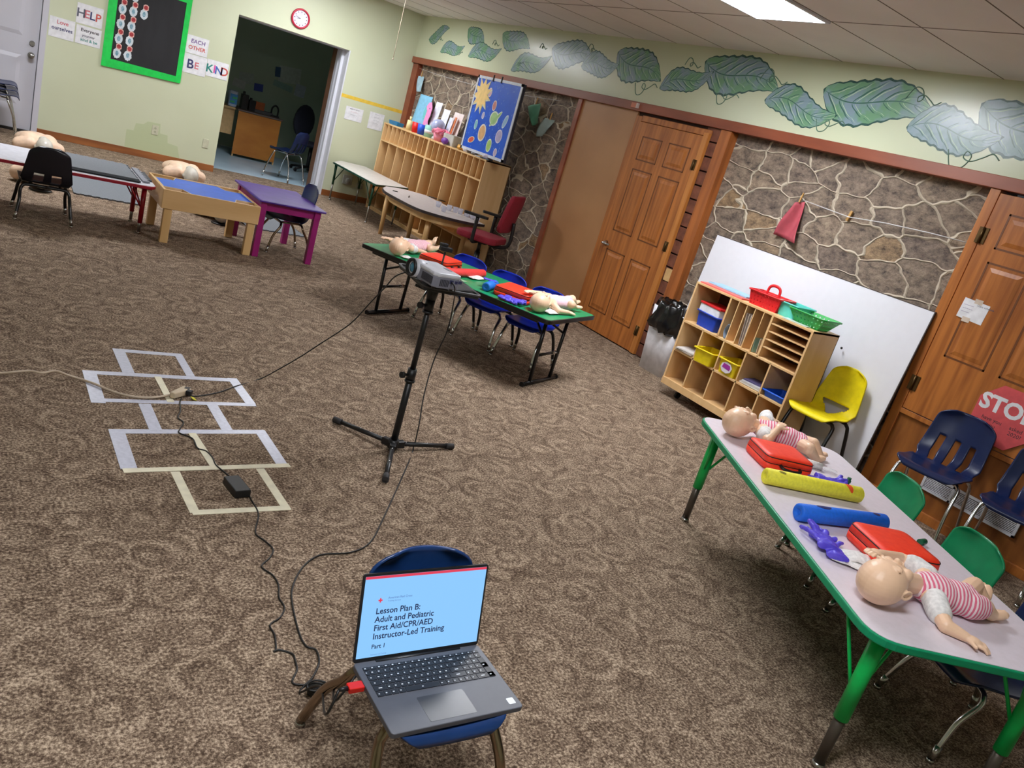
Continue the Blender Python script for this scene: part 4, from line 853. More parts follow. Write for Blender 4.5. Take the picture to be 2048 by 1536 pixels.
torso('tan training torso lying by the white door, behind the black chair', -4.50, -1.28, 8)
torso('tan training torso lying by the doorway wall, behind the play table', -3.04, -1.20, 5)
torso('tan training torso on the carpet under the red edged table', -4.58, -2.93, -4)
torso('tan training torso under the blue topped play table, head to the camera', -3.09, -3.04, -6)
# ---- grey foam mats
def mat_tile(name, label, x0, y0, x1, y1, z, m_, edges='xXyY', th=.012, pitch=.06, rz=0.):
    P = []; tooth = lambda a, c, nx, ny: [(a[0] + (c[0] - a[0]) * (i + f) / k + nx * o_, a[1] + (c[1] - a[1]) * (i + f) / k + ny * o_) for k in [max(2, int((abs(c[0] - a[0]) + abs(c[1] - a[1])) / pitch))] for i in range(k) for f, o_ in ((0, 0), (.25, .0), (.3, .016), (.7, .016), (.75, 0))]
    C = [(x0, y0), (x1, y0), (x1, y1), (x0, y1)]; cx, cy = (x0 + x1) / 2, (y0 + y1) / 2
    for i, (e, nx, ny) in enumerate((('y', 0, -1), ('X', 1, 0), ('Y', 0, 1), ('x', -1, 0))):
        a, c = C[i], C[(i + 1) % 4]; P += tooth(a, c, nx, ny) if e in edges else [a]
    b = B(); b.prism([(p[0] - cx, p[1] - cy) for p in P], 0, th); o = b.mk(name, m_); o.location = (cx, cy, z); o.rotation_euler = (0, 0, rz); return tag(o, label, 'mat')
mFOAM = mat('grey_foam', (112, 116, 122), .8, c2=(104, 108, 114), scale=80, bump=.1)
mat_tile('foam_mat', 'grey foam mat on the carpet under the red edged table', -4.32, -3.08, -3.74, -2.0, .001, mFOAM, 'y', rz=-.03)
mat_tile('foam_mat', 'grey foam mat on the carpet beyond the purple table', -2.86, -3.24, -2.28, -2.3, .001, mFOAM, 'yX', rz=.03)
mat_tile('foam_mat', 'grey foam mat with toothed edge lying on the red edged table', -4.62, -4.20, -4.04, -3.58, .4135, mFOAM, 'XY', .012)
mat_tile('foam_mat', 'black foam mat beneath the grey mat on the red edged table', -4.62, -4.225, -4.03, -3.58, .401, mat('black_foam', (30, 31, 34), .85), 'XY', .012)
b = B()
o = mat_tile('foam_edge_strip', 'narrow grey toothed foam strip at the right end of the red edged table', -3.995, -4.17, -3.955, -3.60, .401, mat('light_grey_foam', (136, 138, 146), .8), 'X', .014)
o = mat_tile('foam_edge_strip', 'dark toothed foam strip on the red edged table right beside the play table', -3.936, -4.08, -3.912, -3.72, .401, mat('dark_grey_foam', (62, 64, 68), .8), 'x', .012)
# ---- red bags
mRB = mat('red_nylon', (252, 66, 36), .5, c2=(244, 54, 28), scale=40, bump=.06); mZIP = mat('black_zip', (30, 16, 16), .6)
def bag(label, c, yaw, L_, W_, H_, z):
    t = thing('first_aid_bag', label, 'bag', (c[0], c[1], z), yaw, 'red bags on the two tables')
    P0 = rrect(L_, W_, .03, 4)
    b = B(); k = len(P0); R_ = []
    for zz, s_ in ((0, .93), (H_ * .12, 1.), (H_ * .47, 1.01)): R_.append([b.V((x * s_, y * s_, zz)) for x, y in P0])
    for a in range(2):
        for i in range(k): b._f([R_[a][i], R_[a][(i + 1) % k], R_[a + 1][(i + 1) % k], R_[a + 1][i]], True)
    b._f(list(reversed(R_[0]))); b._f(R_[-1]); b.mk('lower_half', mRB, t)
    b = B(); R_ = []
    for zz, s_ in ((H_ * .53, 1.01), (H_ * .86, .985), (H_ * .97, .95)): R_.append([b.V((x * s_, y * s_, zz)) for x, y in P0])
    for a in range(2):
        for i in range(k): b._f([R_[a][i], R_[a][(i + 1) % k], R_[a + 1][(i + 1) % k], R_[a + 1][i]], True)
    b._f(list(reversed(R_[0])))
    F = lambda s_, zz: [b.V((x * s_, y * s_, zz)) for x, y in P0]
    pr = R_[-1]
    for s_, zz in ((.75, H_ * 1.03), (.4, H_ * 1.05)):
        nr = F(s_, zz)
        for i in range(k): b._f([pr[i], pr[(i + 1) % k], nr[(i + 1) % k], nr[i]], True)
        pr = nr
    b._f(pr, True); b.mk('upper_half', mRB, t)
    b = B(); b.prism([(x * 1.0, y * 1.0) for x, y in P0], H_ * .46, H_ * .54); b.mk('zip', mZIP, t)
    b = B(); b.tube([(x * .985, y * .985, H_ * .885) for x, y in P0], .0022, 6, closed=True); b.mk('piping', mZIP, t)
    b = B(); b.tube(catmull([(-L_ * .2, -W_ / 2 - .002, H_ * .5), (-L_ * .17, -W_ / 2 - .022, H_ * .42), (0, -W_ / 2 - .026, H_ * .36), (L_ * .17, -W_ / 2 - .022, H_ * .42), (L_ * .2, -W_ / 2 - .002, H_ * .5)], 5), .007, 8); b.mk('handle', mBLACKP, t)
    return t
def quadbag(label, px4, zt, z):
    c = [Zp(x, y, zt) for x, y in px4]; m_ = sum(c, Vector()) / 4; e = ((c[1] - c[0]) + (c[2] - c[3])) / 2; f = ((c[3] - c[0]) + (c[2] - c[1])) / 2
    return bag(label, (m_.x, m_.y), math.atan2(e.y, e.x), e.length + .02, f.length + .02, zt - z, z)
quadbag('red bag between the blue foam roll and the nearest baby doll', [(1716, 1045), (1803, 1060), (1890, 1127), (1765, 1100)], .61, TH)
quadbag('red bag between the far baby doll and the yellow foam roll', [(1503, 872), (1590, 894), (1623, 927), (1540, 910)], .61, TH)
quadbag('red bag behind the projector at the far end of the green table', [(841, 504), (885, 506), (915, 521), (893, 526)], .59, H2)
quadbag('red bag touching the pale pink doll on the green table', [(996, 567), (1032, 565), (1073, 584), (1053, 594)], .595, H2)
# ---- foam rolls
def roll(name, label, pa, pb, z, r, c, hole=.011, spot=None):
    a, c_ = Zp(*pa, z), Zp(*pb, z); d = c_ - a; Ln = d.length
    t = thing(name, label, 'foam roll', ((a.x + c_.x) / 2, (a.y + c_.y) / 2, z), math.atan2(d.y, d.x))
    b = B(); M = Matrix.Rotation(PI / 2, 4, 'Y'); b.lathe([(hole, .006), (hole + .003, 0), (r - .006, 0), (r, .006), (r, Ln - .006), (r - .006, Ln), (hole + .003, Ln), (hole, Ln - .006)], n=28, M=M, c=(-Ln / 2, 0, 0))
    b.mk('foam_tube', mat(name + str(c), c, .6, bump=.04, scale=90), t)
    b = B(); b.cyl((-Ln / 2 + .007, 0, 0), (Ln / 2 - .007, 0, 0), hole * .98); b.mk('core_hole', mat('pale_core_' + str(c), tuple(int(v * .5 + 90) for v in c), .8), t)
    if spot:
        for (u0, a0, ln, wd, cc) in spot:
            b = B(); b.grid(lambda u, v: (lambda x, an: Vector((x, (r + .0006) * math.cos(an), (r + .0006) * math.sin(an))))(u0 * Ln + ln * (u - .5) * math.sin(PI * min(max(v, .04), .96)) ** .5 + .012 * (v - .5), a0 + wd * (v - .5)), 6, 14); b.mk('stain', mat('stain' + str(cc), cc, .7), t)
    return t
roll('foam_roll', 'yellow foam roll with an orange smear on the grey topped table', (1530, 951), (1720, 990), .575, .034, (255, 246, 70), spot=[(.34, 1.9, .026, 1.7, (232, 84, 28)), (-.36, 1.9, .03, .5, (150, 140, 40))])
roll('foam_roll', 'blue foam roll with dark scuffs on the grey topped table', (1596, 1024), (1768, 1045), .575, .034, (20, 112, 236), spot=[(-.25, 1.6, .07, .7, (38, 44, 110)), (.36, 1.7, .03, .5, (60, 40, 80))])
roll('foam_roll', 'red foam roll partly hidden behind the projector on the green table', (862, 543), (967, 547), .556, .030, (236, 62, 60))
roll('foam_roll', 'short blue foam piece seen end on, on the green table', (972, 574), (990, 568), .556, .031, (24, 118, 220))
g = Zp(1702, 966, .575)
b = B(); b.cyl((0, 0, -.03), (0, 0, .02), .009); b.cyl((0, 0, -.002), (0, 0, .008), .012); o = b.mk('marker', mat('dark_green_plastic', (10, 96, 62), .45)); o.location = (g.x + .01, g.y + .02, TH + .03); tag(o, 'small dark green peg standing behind the yellow foam roll', 'peg')
g = Zp(1846, 1080, .56); b = B(); b.cyl((-.02, 0, 0), (.02, 0, 0), .012); o = b.mk('marker', mat('dark_green_plastic', (10, 96, 62), .45)); o.location = (g.x, g.y, TH + .012); tag(o, 'small dark green peg lying behind the nearer red bag', 'peg')
# ---- gloves
mGLV = mat('purple_nitrile', (98, 84, 222), .42, c2=(80, 66, 204), scale=12)
def glove(label, px, yaw, z, s=1., seed=1, cnt=1, folded=False):
    c = Zp(*px, z + .015); b = B(); rnd = random.Random(seed)
    for g_ in range(cnt):
        off = Vector((g_ * .045 * s, g_ * .02 * s, .010 * g_))
        b.ell(off + Vector((0, 0, .012)), (.048 * s, .040 * s, .012 * s), n=16, k=8); b.tube([off + Vector((-.03 * s, 0, .012)), off + Vector((-.085 * s, .01 * s, .014))], [.036 * s, .042 * s], 14, flat=.35)
        for i in range(5):
            a = -.65 + .33 * i + rnd.uniform(-.25, .25); p = off + Vector((.035 * math.cos(a), .036 * math.sin(a) * 1.2, .012)) * s; l_ = (.045 if i else .035) * s
            m_ = p + Vector((math.cos(a), math.sin(a), rnd.uniform(.0, .6))) * l_ * .6; a2_ = a + rnd.uniform(-.9, .9); e_ = m_ + Vector((math.cos(a2_), math.sin(a2_), rnd.uniform(-.4, .2))) * l_ * .6; e_.z = max(e_.z, .008)
            b.capsule(p, m_, .0105 * s, .010 * s, 8); b.capsule(m_, e_, .010 * s, .009 * s, 8)
    tx = bpy.data.textures.get('crease') or bpy.data.textures.new('crease', 'CLOUDS'); tx.noise_scale = .03
    o = b.mk('glove', mGLV, mods=(('REMESH', dict(mode='VOXEL', voxel_size=.0032, use_smooth_shade=True)), ('DISPLACE', dict(strength=.014, texture=tx, mid_level=.5)), ('SMOOTH', dict(factor=.5, iterations=1))))
    o.location = (c.x, c.y, z + .004); o.rotation_euler = (0, 0, yaw); return tag(o, label, 'gloves', 'purple rubber gloves on the tables')
glove('crumpled purple gloves beside the white mask on the grey topped table', (1662, 1095), 1.0, TH, .95, 3, 2)
glove('flattened purple glove behind the yellow foam roll', (1650, 966), -.5, TH, .85, 5, 2)
glove('crumpled purple gloves before the near red bag on the green table', (1018, 600), -.9, H2, .85, 7, 2)
glove('purple glove draped over the short blue foam piece', (980, 560), -.3, H2 + .045, .55, 9, 1)
# ---- small white things
def sheet(name, label, cat_, px, w_, d_, yaw, z, m_, amt=.01, n=14, group=None, lift=0.):
    c = Zp(*px, z); b = B(); sd = px[0] * .37
    b.grid(lambda u, v: Vector(((u - .5) * w_, (v - .5) * d_, .003 + lift * math.sin(PI * u) * math.sin(PI * v) + amt * (.5 + .5 * mnoise.noise(Vector((u * 3 + sd, v * 3, sd)))))), n, n)
    o = b.mk(name, m_, mods=(('SOLIDIFY', dict(thickness=.0015, offset=1)),)); o.location = (c.x, c.y, z + .0005); o.rotation_euler = (0, 0, yaw); return tag(o, label, cat_, group)
sheet('face_mask', 'white folded breathing mask beside the nearest baby doll', 'mask', (1712, 1120), .12, .10, -.6, TH, mCLOTH, .012, lift=.018)
sheet('paper_tissue', 'white tissue half under the crumpled purple gloves', 'tissue', (1692, 1128), .11, .06, -.9, TH, mCLOTH, .010)
c = Zp(1628, 930, TH + .015); b = B(); b.cyl((-.035, 0, 0), (.035, 0, 0), .017, n=20); o = b.mk('bandage_roll', mCLOTH); o.location = (c.x, c.y, TH + .017); o.rotation_euler = (0, 0, -.7); tag(o, 'white bandage roll at the end of the far red bag', 'bandage')
sheet('plastic_wrapper', 'clear plastic wrapper lying beside the white bandage roll', 'wrapper', (1650, 942), .10, .05, -.7, TH, mat('clear_plastic', (235, 235, 240), .12, alpha=.35), .016)
sheet('paper_tissue', 'white tissue next to the red foam roll on the green table', 'tissue', (952, 558), .16, .07, .35, H2, mCLOTH, .012, lift=.015)
sheet('face_mask', 'white mask under the arm of the pale pink doll', 'mask', (1100, 627), .11, .07, .3, H2, mCLOTH, .012, lift=.02)
sheet('paper_card', 'pale green card between projector tray and white tissue', 'card', (918, 561), .09, .08, .5, H2, mat('pale_green_card', (150, 186, 150), .6), .001)
sheet('face_mask', 'white mask beside the head of the far left doll', 'mask', (812, 517), .08, .06, .3, H2, mCLOTH, .012, lift=.015)
# ================================================================ mural, board, papers, clock, small wall things
mLD = mat('leaf_outline', (58, 92, 86), .27); mLF = mat('leaf_green', (112, 156, 122), .27, c2=(132, 154, 166), scale=6, detail=3, fac=(.42, .58)); mLV = mat('leaf_vein', (186, 210, 182), .27); mLK = mat('leaf_dark_vein', (72, 112, 100), .27)
NL = 0
mLB = mat('leaf_blue', (144, 166, 178), .27, c2=(122, 150, 150), scale=8, fac=(.42, .56))
def leaf(cy, cz, base, tip, w_, blue=False, bend=.12):
    """painted leaf in the plane of the right wall; coordinates are (y, z) on the wall; u runs along -y (to the right in the room)"""
    b = B(); a, c = Vector((-base[0], base[1])), Vector((-tip[0], tip[1])); d = c - a; L_ = d.length; d.normalize(); n_ = Vector((-d.y, d.x)); bd = bend * L_
    def pt(t, s_):      # t along, s_ = -1..1 across
        wv = w_ * (math.sin(PI * min(1, t) ** .78) ** .85) * (1 + .05 * math.cos(t * 60)) if 0 < t < 1 else 0
        p = a + d * (t * L_) + n_ * (bd * math.sin(2 * PI * t) * .6) + n_ * s_ * wv / 2
        return p
    def X_(p, k): return (-.0004 - k * .0003 - .0013 * (NL % 2), -p.x, p.y)
    def band(f0, f1, k, n=34):
        v0 = [b.V(X_(f0(i / n), k)) for i in range(n + 1)]; v1 = [b.V(X_(f1(i / n), k)) for i in range(n + 1)]
        for i in range(n): b._f([v0[i], v1[i], v1[i + 1], v0[i + 1]])
    o_ = min(.9, .985)
    b.m = 0; band(lambda t: pt(t, 1), lambda t: pt(t, -1), 0)
    b.m = 1; band(lambda t: pt(.02 + t * .95, .90), lambda t: pt(.02 + t * .95, -.90), 1)
    b.m = 3; band(lambda t: pt(.01 + t * .96, .035), lambda t: pt(.01 + t * .96, -.02), 2)
    for s_ in (-1, 1):
        for k in range(7):
            t0 = .06 + k * .125
            for dt, wd, mm in ((0, .020, 3), (.03, .012, 2)):
                b.m = mm; f = lambda u, o2: pt(min(.96, t0 + dt + .22 * u ** 1.3), s_ * (.04 + .84 * u)) + d * (o2 * wd * L_ * math.sin(PI * min(1, u * .9 + .1)) * .9)
                band(lambda u: f(u, .5), lambda u: f(u, -.5), 2.5 if mm == 3 else 3, 8)
    return b.mk('painted_leaf', [mLD, mLB if blue else mLF, mLV, mLK], WB)
LV = [((-.547, 2.534), (-.30, 2.42), (-.83, 2.60), .17, 0), ((-.95, 2.37), (-.72, 2.29), (-1.36, 2.415), .17, 0), ((-1.62, 2.53), (-1.33, 2.62), (-1.82, 2.47), .22, 0), ((-1.90, 2.352), (-1.50, 2.30), (-2.26, 2.45), .21, 0),
      ((-2.52, 2.52), (-2.19, 2.615), (-2.86, 2.49), .24, 0), ((-2.97, 2.341), (-2.58, 2.23), (-3.33, 2.455), .22, 0), ((-3.70, 2.50), (-3.29, 2.53), (-4.06, 2.475), .30, 1), ((-4.16, 2.40), (-3.90, 2.40), (-4.50, 2.47), .24, 1),
      ((-4.73, 2.487), (-4.42, 2.58), (-5.16, 2.38), .34, 0), ((-5.47, 2.43), (-5.17, 2.32), (-5.78, 2.53), .22, 0), ((-6.075, 2.52), (-5.63, 2.60), (-6.53, 2.45), .34, 0), ((-6.77, 2.38), (-6.42, 2.37), (-7.14, 2.35), .25, 0),
      ((-7.41, 2.478), (-6.93, 2.515), (-7.87, 2.44), .34, 0), ((-8.03, 2.366), (-7.70, 2.35), (-8.36, 2.39), .28, 1), ((-8.5, 2.43), (-8.13, 2.565), (-8.95, 2.30), .34, 1)]
for k, (c, a, t_, w_, bl_) in enumerate(LV):
    NL = k; leaf(c[0], c[1], a, t_, w_, bool(bl_), bend=(.10 if k % 2 else -.08))
mTND = mat('tendril_green', (92, 128, 108), .45)
def tendril(pts, r=.0038):
    b = B(); b.tube(catmull([(-.0012, y, z) for y, z in pts], 6), r, 6); b.mk('painted_tendril', mTND, WB)
for (y, z, L_, up_) in ((-.66, 2.44, .12, 1), (-1.28, 2.33, .12, -1), (-1.72, 2.42, .10, -1), (-2.10, 2.48, .16, 1), (-2.75, 2.33, .12, -1), (-3.12, 2.52, .14, 1), (-4.02, 2.56, .2, 1), (-4.98, 2.33, .32, -1), (-5.50, 2.55, .2, 1), (-6.02, 2.36, .26, -1), (-6.44, 2.52, .28, 1), (-7.10, 2.30, .26, -1), (-7.74, 2.53, .26, 1), (-8.22, 2.26, .34, -1)):
    e = up_ * L_ * .30; l_ = L_ * .16
    tendril([(y + L_ * .5, z), (y + L_ * .34, z + e), (y + L_ * .12, z + e * .9), (y + .02 * L_, z + e * .2), (y + l_ * .8, z - e * .1), (y + l_, z + e * .3), (y, z + e * .45), (y - L_ * .2, z + e * .1), (y - L_ * .35, z - e * .2), (y - L_ * .5, z + e * .1)])
# ---- bulletin board
t = thing('bulletin_board', 'black bulletin board with bright green border on the back wall', 'bulletin board', (0, 0, 0))
bl, br, z0l, z0r, z1 = -3.87, -2.99, .955, .985, 1.99
M = frame((0, -.012, 0), (1, 0, 0), (0, 0, 1))
b = B(); b.prism([(bl + .09, z0l + .10), (br - .06, z0r + .07), (br - .06, z1 - .08), (bl + .09, z1 - .08)], 0, .006, M); b.mk('black_paper', mat('black_paper', (34, 34, 38), .7, c2=(26, 26, 30), scale=12, stretch=(1, 1, .2), bump=.25), t)
O_ = [(bl, z0l), (br, z0r), (br, z1), (bl, z1)]; I_ = [(bl + .09, z0l + .10), (br - .06, z0r + .07), (br - .06, z1 - .08), (bl + .09, z1 - .08)]
b = B()
for i in range(4): j = (i + 1) % 4; b.prism([O_[i], O_[j], I_[j], I_[i]], -.004, .010, M)
b.mk('border', mat('bright_green_border', (22, 214, 84), .5), t)
mCUT = mat('cutout_white', (218, 228, 236), .7); mTEAL = mat('cutout_teal', (92, 140, 160), .7, c2=(160, 190, 206), scale=60); mHRT = mat('cutout_red', (196, 70, 72), .7, c2=(150, 40, 50), scale=60); mHRO = mat('cutout_pink', (236, 190, 180), .7)
random.seed(2)
for r_ in range(5):
    for c_ in range(3 if r_ == 3 else 2):
        if r_ == 4 and c_ > 1: continue
        x = -3.72 + .115 * c_ - .012 * r_ * 0; z = 1.115 + .165 * r_ + .005 * c_ + .02
        if z > 1.9: continue
        b = B(); k = 22; rr_ = [.048 * (1 + .16 * random.random() * (i % 2)) for i in range(k)]
        b.m = 0; b.prism([(x + rr_[i] * .85 * math.cos(2 * PI * i / k), z + rr_[i] * 1.15 * math.sin(2 * PI * i / k)) for i in range(k)], 0, .0085, M)
        b.m = 1; b.prism([(x + .018 * math.cos(2 * PI * i / 9), z + .030 * math.sin(2 * PI * i / 9)) for i in range(9)], 0, .0095, M)
        hx, hz = x + .012, z + .078
        b.m = 3; b.prism([(hx + .036 * math.cos(2 * PI * i / 10) * (1 if i % 5 else .8), hz + .036 * math.sin(2 * PI * i / 10)) for i in range(10)], 0, .0092, M)
        b.m = 2; b.prism([(hx + .024 * math.cos(2 * PI * i / 8), hz + .025 * math.sin(2 * PI * i / 8)) for i in range(8)], 0, .0102, M)
        tag(b.mk('paper_cutout', [mCUT, mTEAL, mHRT, mHRO]), 'white flower cutout with a red heart above, pinned on the black board', 'cutout', 'flower and heart cutouts on the black board')
# ---- kindness papers; letters as hand lettering
INK = {k: mat('ink_' + k, c, .6) for k, c in dict(navy=(60, 62, 110), pink=(214, 120, 130), red=(206, 90, 84), grey=(96, 98, 112), teal=(48, 140, 130), blue=(70, 110, 190), black=(52, 48, 56), purple=(120, 90, 150), hot=(228, 90, 170)).items()}
def wpaper(label, x0, x1, z0, z1, lines, tilt=0.):
    t = thing('paper_sign', label, 'paper', (x0, -.003, z0)); w_, h_ = x1 - x0, z1 - z0; t.rotation_euler = (0, -tilt, 0)
    b = B(); b.span((0, -.0012, 0), (w_, 0, h_)); b.mk('sheet', mPAPER, t)
    for (s_, x, z, size, ink) in lines: text('lettering', s_, size, INK[ink], t, frame((x, -.0014, z), (1, 0, 0), (0, 0, 1)), bold=size * .02, depth=.0004, align='CENTER')
wpaper('white paper reading HELP left of the bulletin board', -4.172, -3.905, 1.345, 1.562, [('H', .045, .07, .13, 'grey'), ('E', .105, .075, .12, 'pink'), ('L', .16, .07, .12, 'navy'), ('P', .22, .065, .12, 'red')])
wpaper('white paper with lettering, leftmost on the back wall by the white door', -4.425, -4.172, 1.125, 1.342, [('Love', .13, .15, .06, 'pink'), ('ourselves', .13, .085, .055, 'navy')])
wpaper('white paper with three lines of lettering below the HELP paper', -4.158, -3.90, 1.128, 1.328, [('Everyone', .14, .14, .05, 'black'), ('younger', .13, .085, .04, 'grey'), ('kind & be', .14, .035, .045, 'teal')])
wpaper('white paper reading EACH OTHER right of the bulletin board', -2.996, -2.728, 1.365, 1.575, [('EACH', .145, .125, .065, 'purple'), ('OTHER', .14, .05, .062, 'red')])
wpaper('white paper reading BE right of the bulletin board', -2.996, -2.716, 1.132, 1.358, [('B', .09, .06, .15, 'navy'), ('E', .165, .07, .11, 'pink')])
wpaper('white paper reading KIND in four colours beside the doorway', -2.712, -2.452, 1.16, 1.362, [('K', .035, .05, .135, 'teal'), ('I', .095, .055, .13, 'hot'), ('N', .15, .05, .13, 'blue'), ('D', .215, .05, .135, 'red')])
wpaper('small white notice on the back wall, left of two beneath the yellow stripe', -.835, -.575, 1.095, 1.272, [('MEMO OF THE DAY', .13, .145, .016, 'grey'), ('~ ~ ~ ~ ~ ~', .13, .11, .02, 'pink'), ('~ ~ ~ ~ ~ ~', .13, .07, .02, 'grey')])
wpaper('small white notice on the back wall, right of two beneath the yellow stripe', -.475, -.25, 1.055, 1.285, [('~ ~ ~ ~', .11, .20, .02, 'black'), ('~ ~ ~ ~ ~', .11, .16, .02, 'grey'), ('~ ~ ~ ~ ~', .11, .12, .02, 'grey'), ('~ ~ ~ ~ ~', .11, .08, .02, 'grey')])
# ---- clock
t = thing('wall_clock', 'round red rimmed wall clock above the office doorway', 'clock', (-1.683, -.002, 2.155))
M2 = Matrix.Rotation(PI / 2, 4, 'X')
b = B(); b.lathe([(.118, 0), (.124, .012), (.118, .028), (.104, .03), (.098, .018), (.098, .012)], n=48, M=M2); b.mk('rim', mat('clock_red', (190, 24, 60), .3), t)
b = B(); b.cyl((0, -.004, 0), (0, -.014, 0), .100, n=40); b.mk('dial', mat('clock_face', (226, 222, 240), .4), t)
b = B()
for k in range(12):
    a = k * PI / 6; b.box((.08 * math.sin(a), -.0146, .08 * math.cos(a)), (.008, .001, .014), rot=Matrix.Rotation(a, 4, 'Y'))
b.mk('hour_marks', mBLACKP, t)
for ln, a, w_ in ((.045, -1.65, .006), (.07, -1.30, .004)):
    b = B(); b.box((ln / 2 * math.sin(a), -.0155, ln / 2 * math.cos(a)), (w_, .001, ln), rot=Matrix.Rotation(a, 4, 'Y')); b.mk('hand', mBLACKP, t)
# ---- outlets and switch plates
mIV = mat('ivory_plate', (206, 206, 180), .4)
def plate(label, x, z, w_, h_, holes=2):
    t = thing('wall_outlet', label, 'outlet', (x, -.001, z))
    b = B(); b.span((-w_ / 2, -.006, -h_ / 2), (w_ / 2, 0, h_ / 2)); b.mk('plate', mIV, t, bevel=.002)
    for k in range(holes): b = B(); b.cyl((0, -.006, (k - .5) * .04), (0, -.0075, (k - .5) * .04), .014, .014, 14); b.mk('socket', mat('ivory_dark', (176, 176, 150), .5), t)
plate('ivory wall outlet inside the darker green paint patch', -3.19, .362, .075, .115); plate('ivory blank wall plate beside the office doorway', -2.578, .338, .072, .115, 0)
for (x, z, s_, lb) in ((-.60, .285, 1.3, 'grey outlet box under the trapezoid table'), (-.395, .235, .8, 'small white outlet adapter near the wall corner')):
    t = thing('outlet_box', lb, 'outlet', (x, -.001, z)); b = B(); b.span((-.055 * s_, -.04, -.05 * s_), (.055 * s_, 0, .05 * s_)); b.mk('box_body', mat('outlet_grey', (176, 176, 168), .5), t, bevel=.006)
    b = B(); b.ell((0, -.05, -.01), (.03 * s_, .022, .032 * s_)); b.mk('plug_adapter', mat('plug_pale', (170, 170, 164), .4), t)
# ---- pull cord
c0_ = Vector((-1.02, -1.6, CH)); b = B(); pc_ = Yp(786, 118, -1.6); pt_ = Yp(812, 0, -1.6)
b.tube(catmull([(pt_.x, -1.6, CH), (pt_.x, -1.6, 2.5), (pc_.x, -1.6, pc_.z + .02)], 4), .0035, 6); b.ell((pc_.x, -1.6, pc_.z), (.008, .008, .012), n=8, k=6)
tag(b.mk('pull_cord', mat('cream_cord', (202, 182, 158), .5)), 'thin cream pull cord hanging from the ceiling before the back wall', 'cord')
# ---- things on the header
p = Xp(1267, 210, -.036); b = B(); b.span((-.012, p.y - .06, p.z - .022), (0, p.y + .02, p.z + .022)); b.m = 1; b.span((-.02, p.y - .085, p.z - .022), (0, p.y - .06, p.z + .022))
o = b.mk('wall_bracket', [mat('copper_tape', (196, 116, 88), .35, metal=.3), mat('bracket_white', (206, 190, 184), .4)]); o.location = (-.036, 0, 0); tag(o, 'small copper coloured bracket on the wooden header above the tan panel', 'bracket')
# ---- paper clipped to the hanging line (left stone wall)
def hung(name, label, cat_, pxs, x, m_, wav=.012, peg=True):
    c = [Xp(a, d, x) for a, d in pxs]; m0 = sum(c, Vector()) / len(c)
    t = thing(name, label, cat_, m0)
    b = B(); b.grid(lambda u, v: (c[0] * (1 - u) * (1 - v) + c[1] * u * (1 - v) + c[2] * u * v + c[3] * (1 - u) * v) - m0 + Vector((-wav * math.sin(u * 5 + v * 3), 0, 0)), 10, 10); b.mk('sheet', m_, t, mods=(('SOLIDIFY', dict(thickness=.0012)),))
    if peg:
        e = (c[0] * .25 + c[1] * .75) - m0; b = B(); b.box(e + Vector((-.012, 0, .03)), (.010, .010, .075), rot=Matrix.Rotation(.12, 4, 'X')); b.mk('clothes_peg', mat('wooden_peg', (206, 160, 92), .6), t)
    return t
hung('hanging_paper', 'green paper hanging from a peg on the dark stone right of the planet poster', 'paper', [(1056, 213), (1080, 206), (1077, 247), (1064, 251)], .02, mat('green_card', (108, 178, 142), .6))
hung('hanging_paper', 'pale curled paper hanging on the stone beside the tan panel', 'paper', [(1091, 236), (1106, 240), (1094, 268), (1072, 273)], .02, mat('pale_teal_card', (168, 188, 184), .6), .03)
hung('hanging_paper', 'long blue and white paper strip hanging at the left end of the stone wall', 'paper', [(837, 152), (847, 153), (843, 184), (833, 183)], .02, mat('pale_blue_card', (176, 208, 226), .6))
hung('red_pennant', 'red paper pennant hanging on the stone above the whiteboard', 'paper', [(1590, 408), (1606, 402), (1593, 488), (1547, 468)], .03, mat('red_pink_card', (190, 84, 96), .6), .03)
p = Xp(1699, 432, .05); b = B(); b.box((0, 0, 0), (.014, .018, .075), rot=Matrix.Rotation(.2, 4, 'X')); o = b.mk('clothes_peg', mat('wooden_peg', (206, 160, 92), .6)); o.location = p; tag(o, 'wooden peg alone on the stone right of the red pennant', 'peg')
b = B(); b.tube([tuple(Xp(a, c, .02)) for a, c in ((1606, 400), (1697, 434), (1770, 446), (1860, 466), (1945, 488))], .0035, 5); tag(b.mk('string_line', mat('white_string', (216, 216, 214), .4)), 'thin white string stretched across the stone right of the red pennant', 'string')
b = B(); b.tube([(.01, y, 2.02 + .06 * ((y + 2.0) / 2.0) ** 2 - .04) for y in [-.2 - k * .35 for k in range(11)]], .0022, 5); tag(b.mk('string_line', mat('white_string', (216, 216, 214), .4)), 'thin string along the stone wall behind the planet poster', 'string')
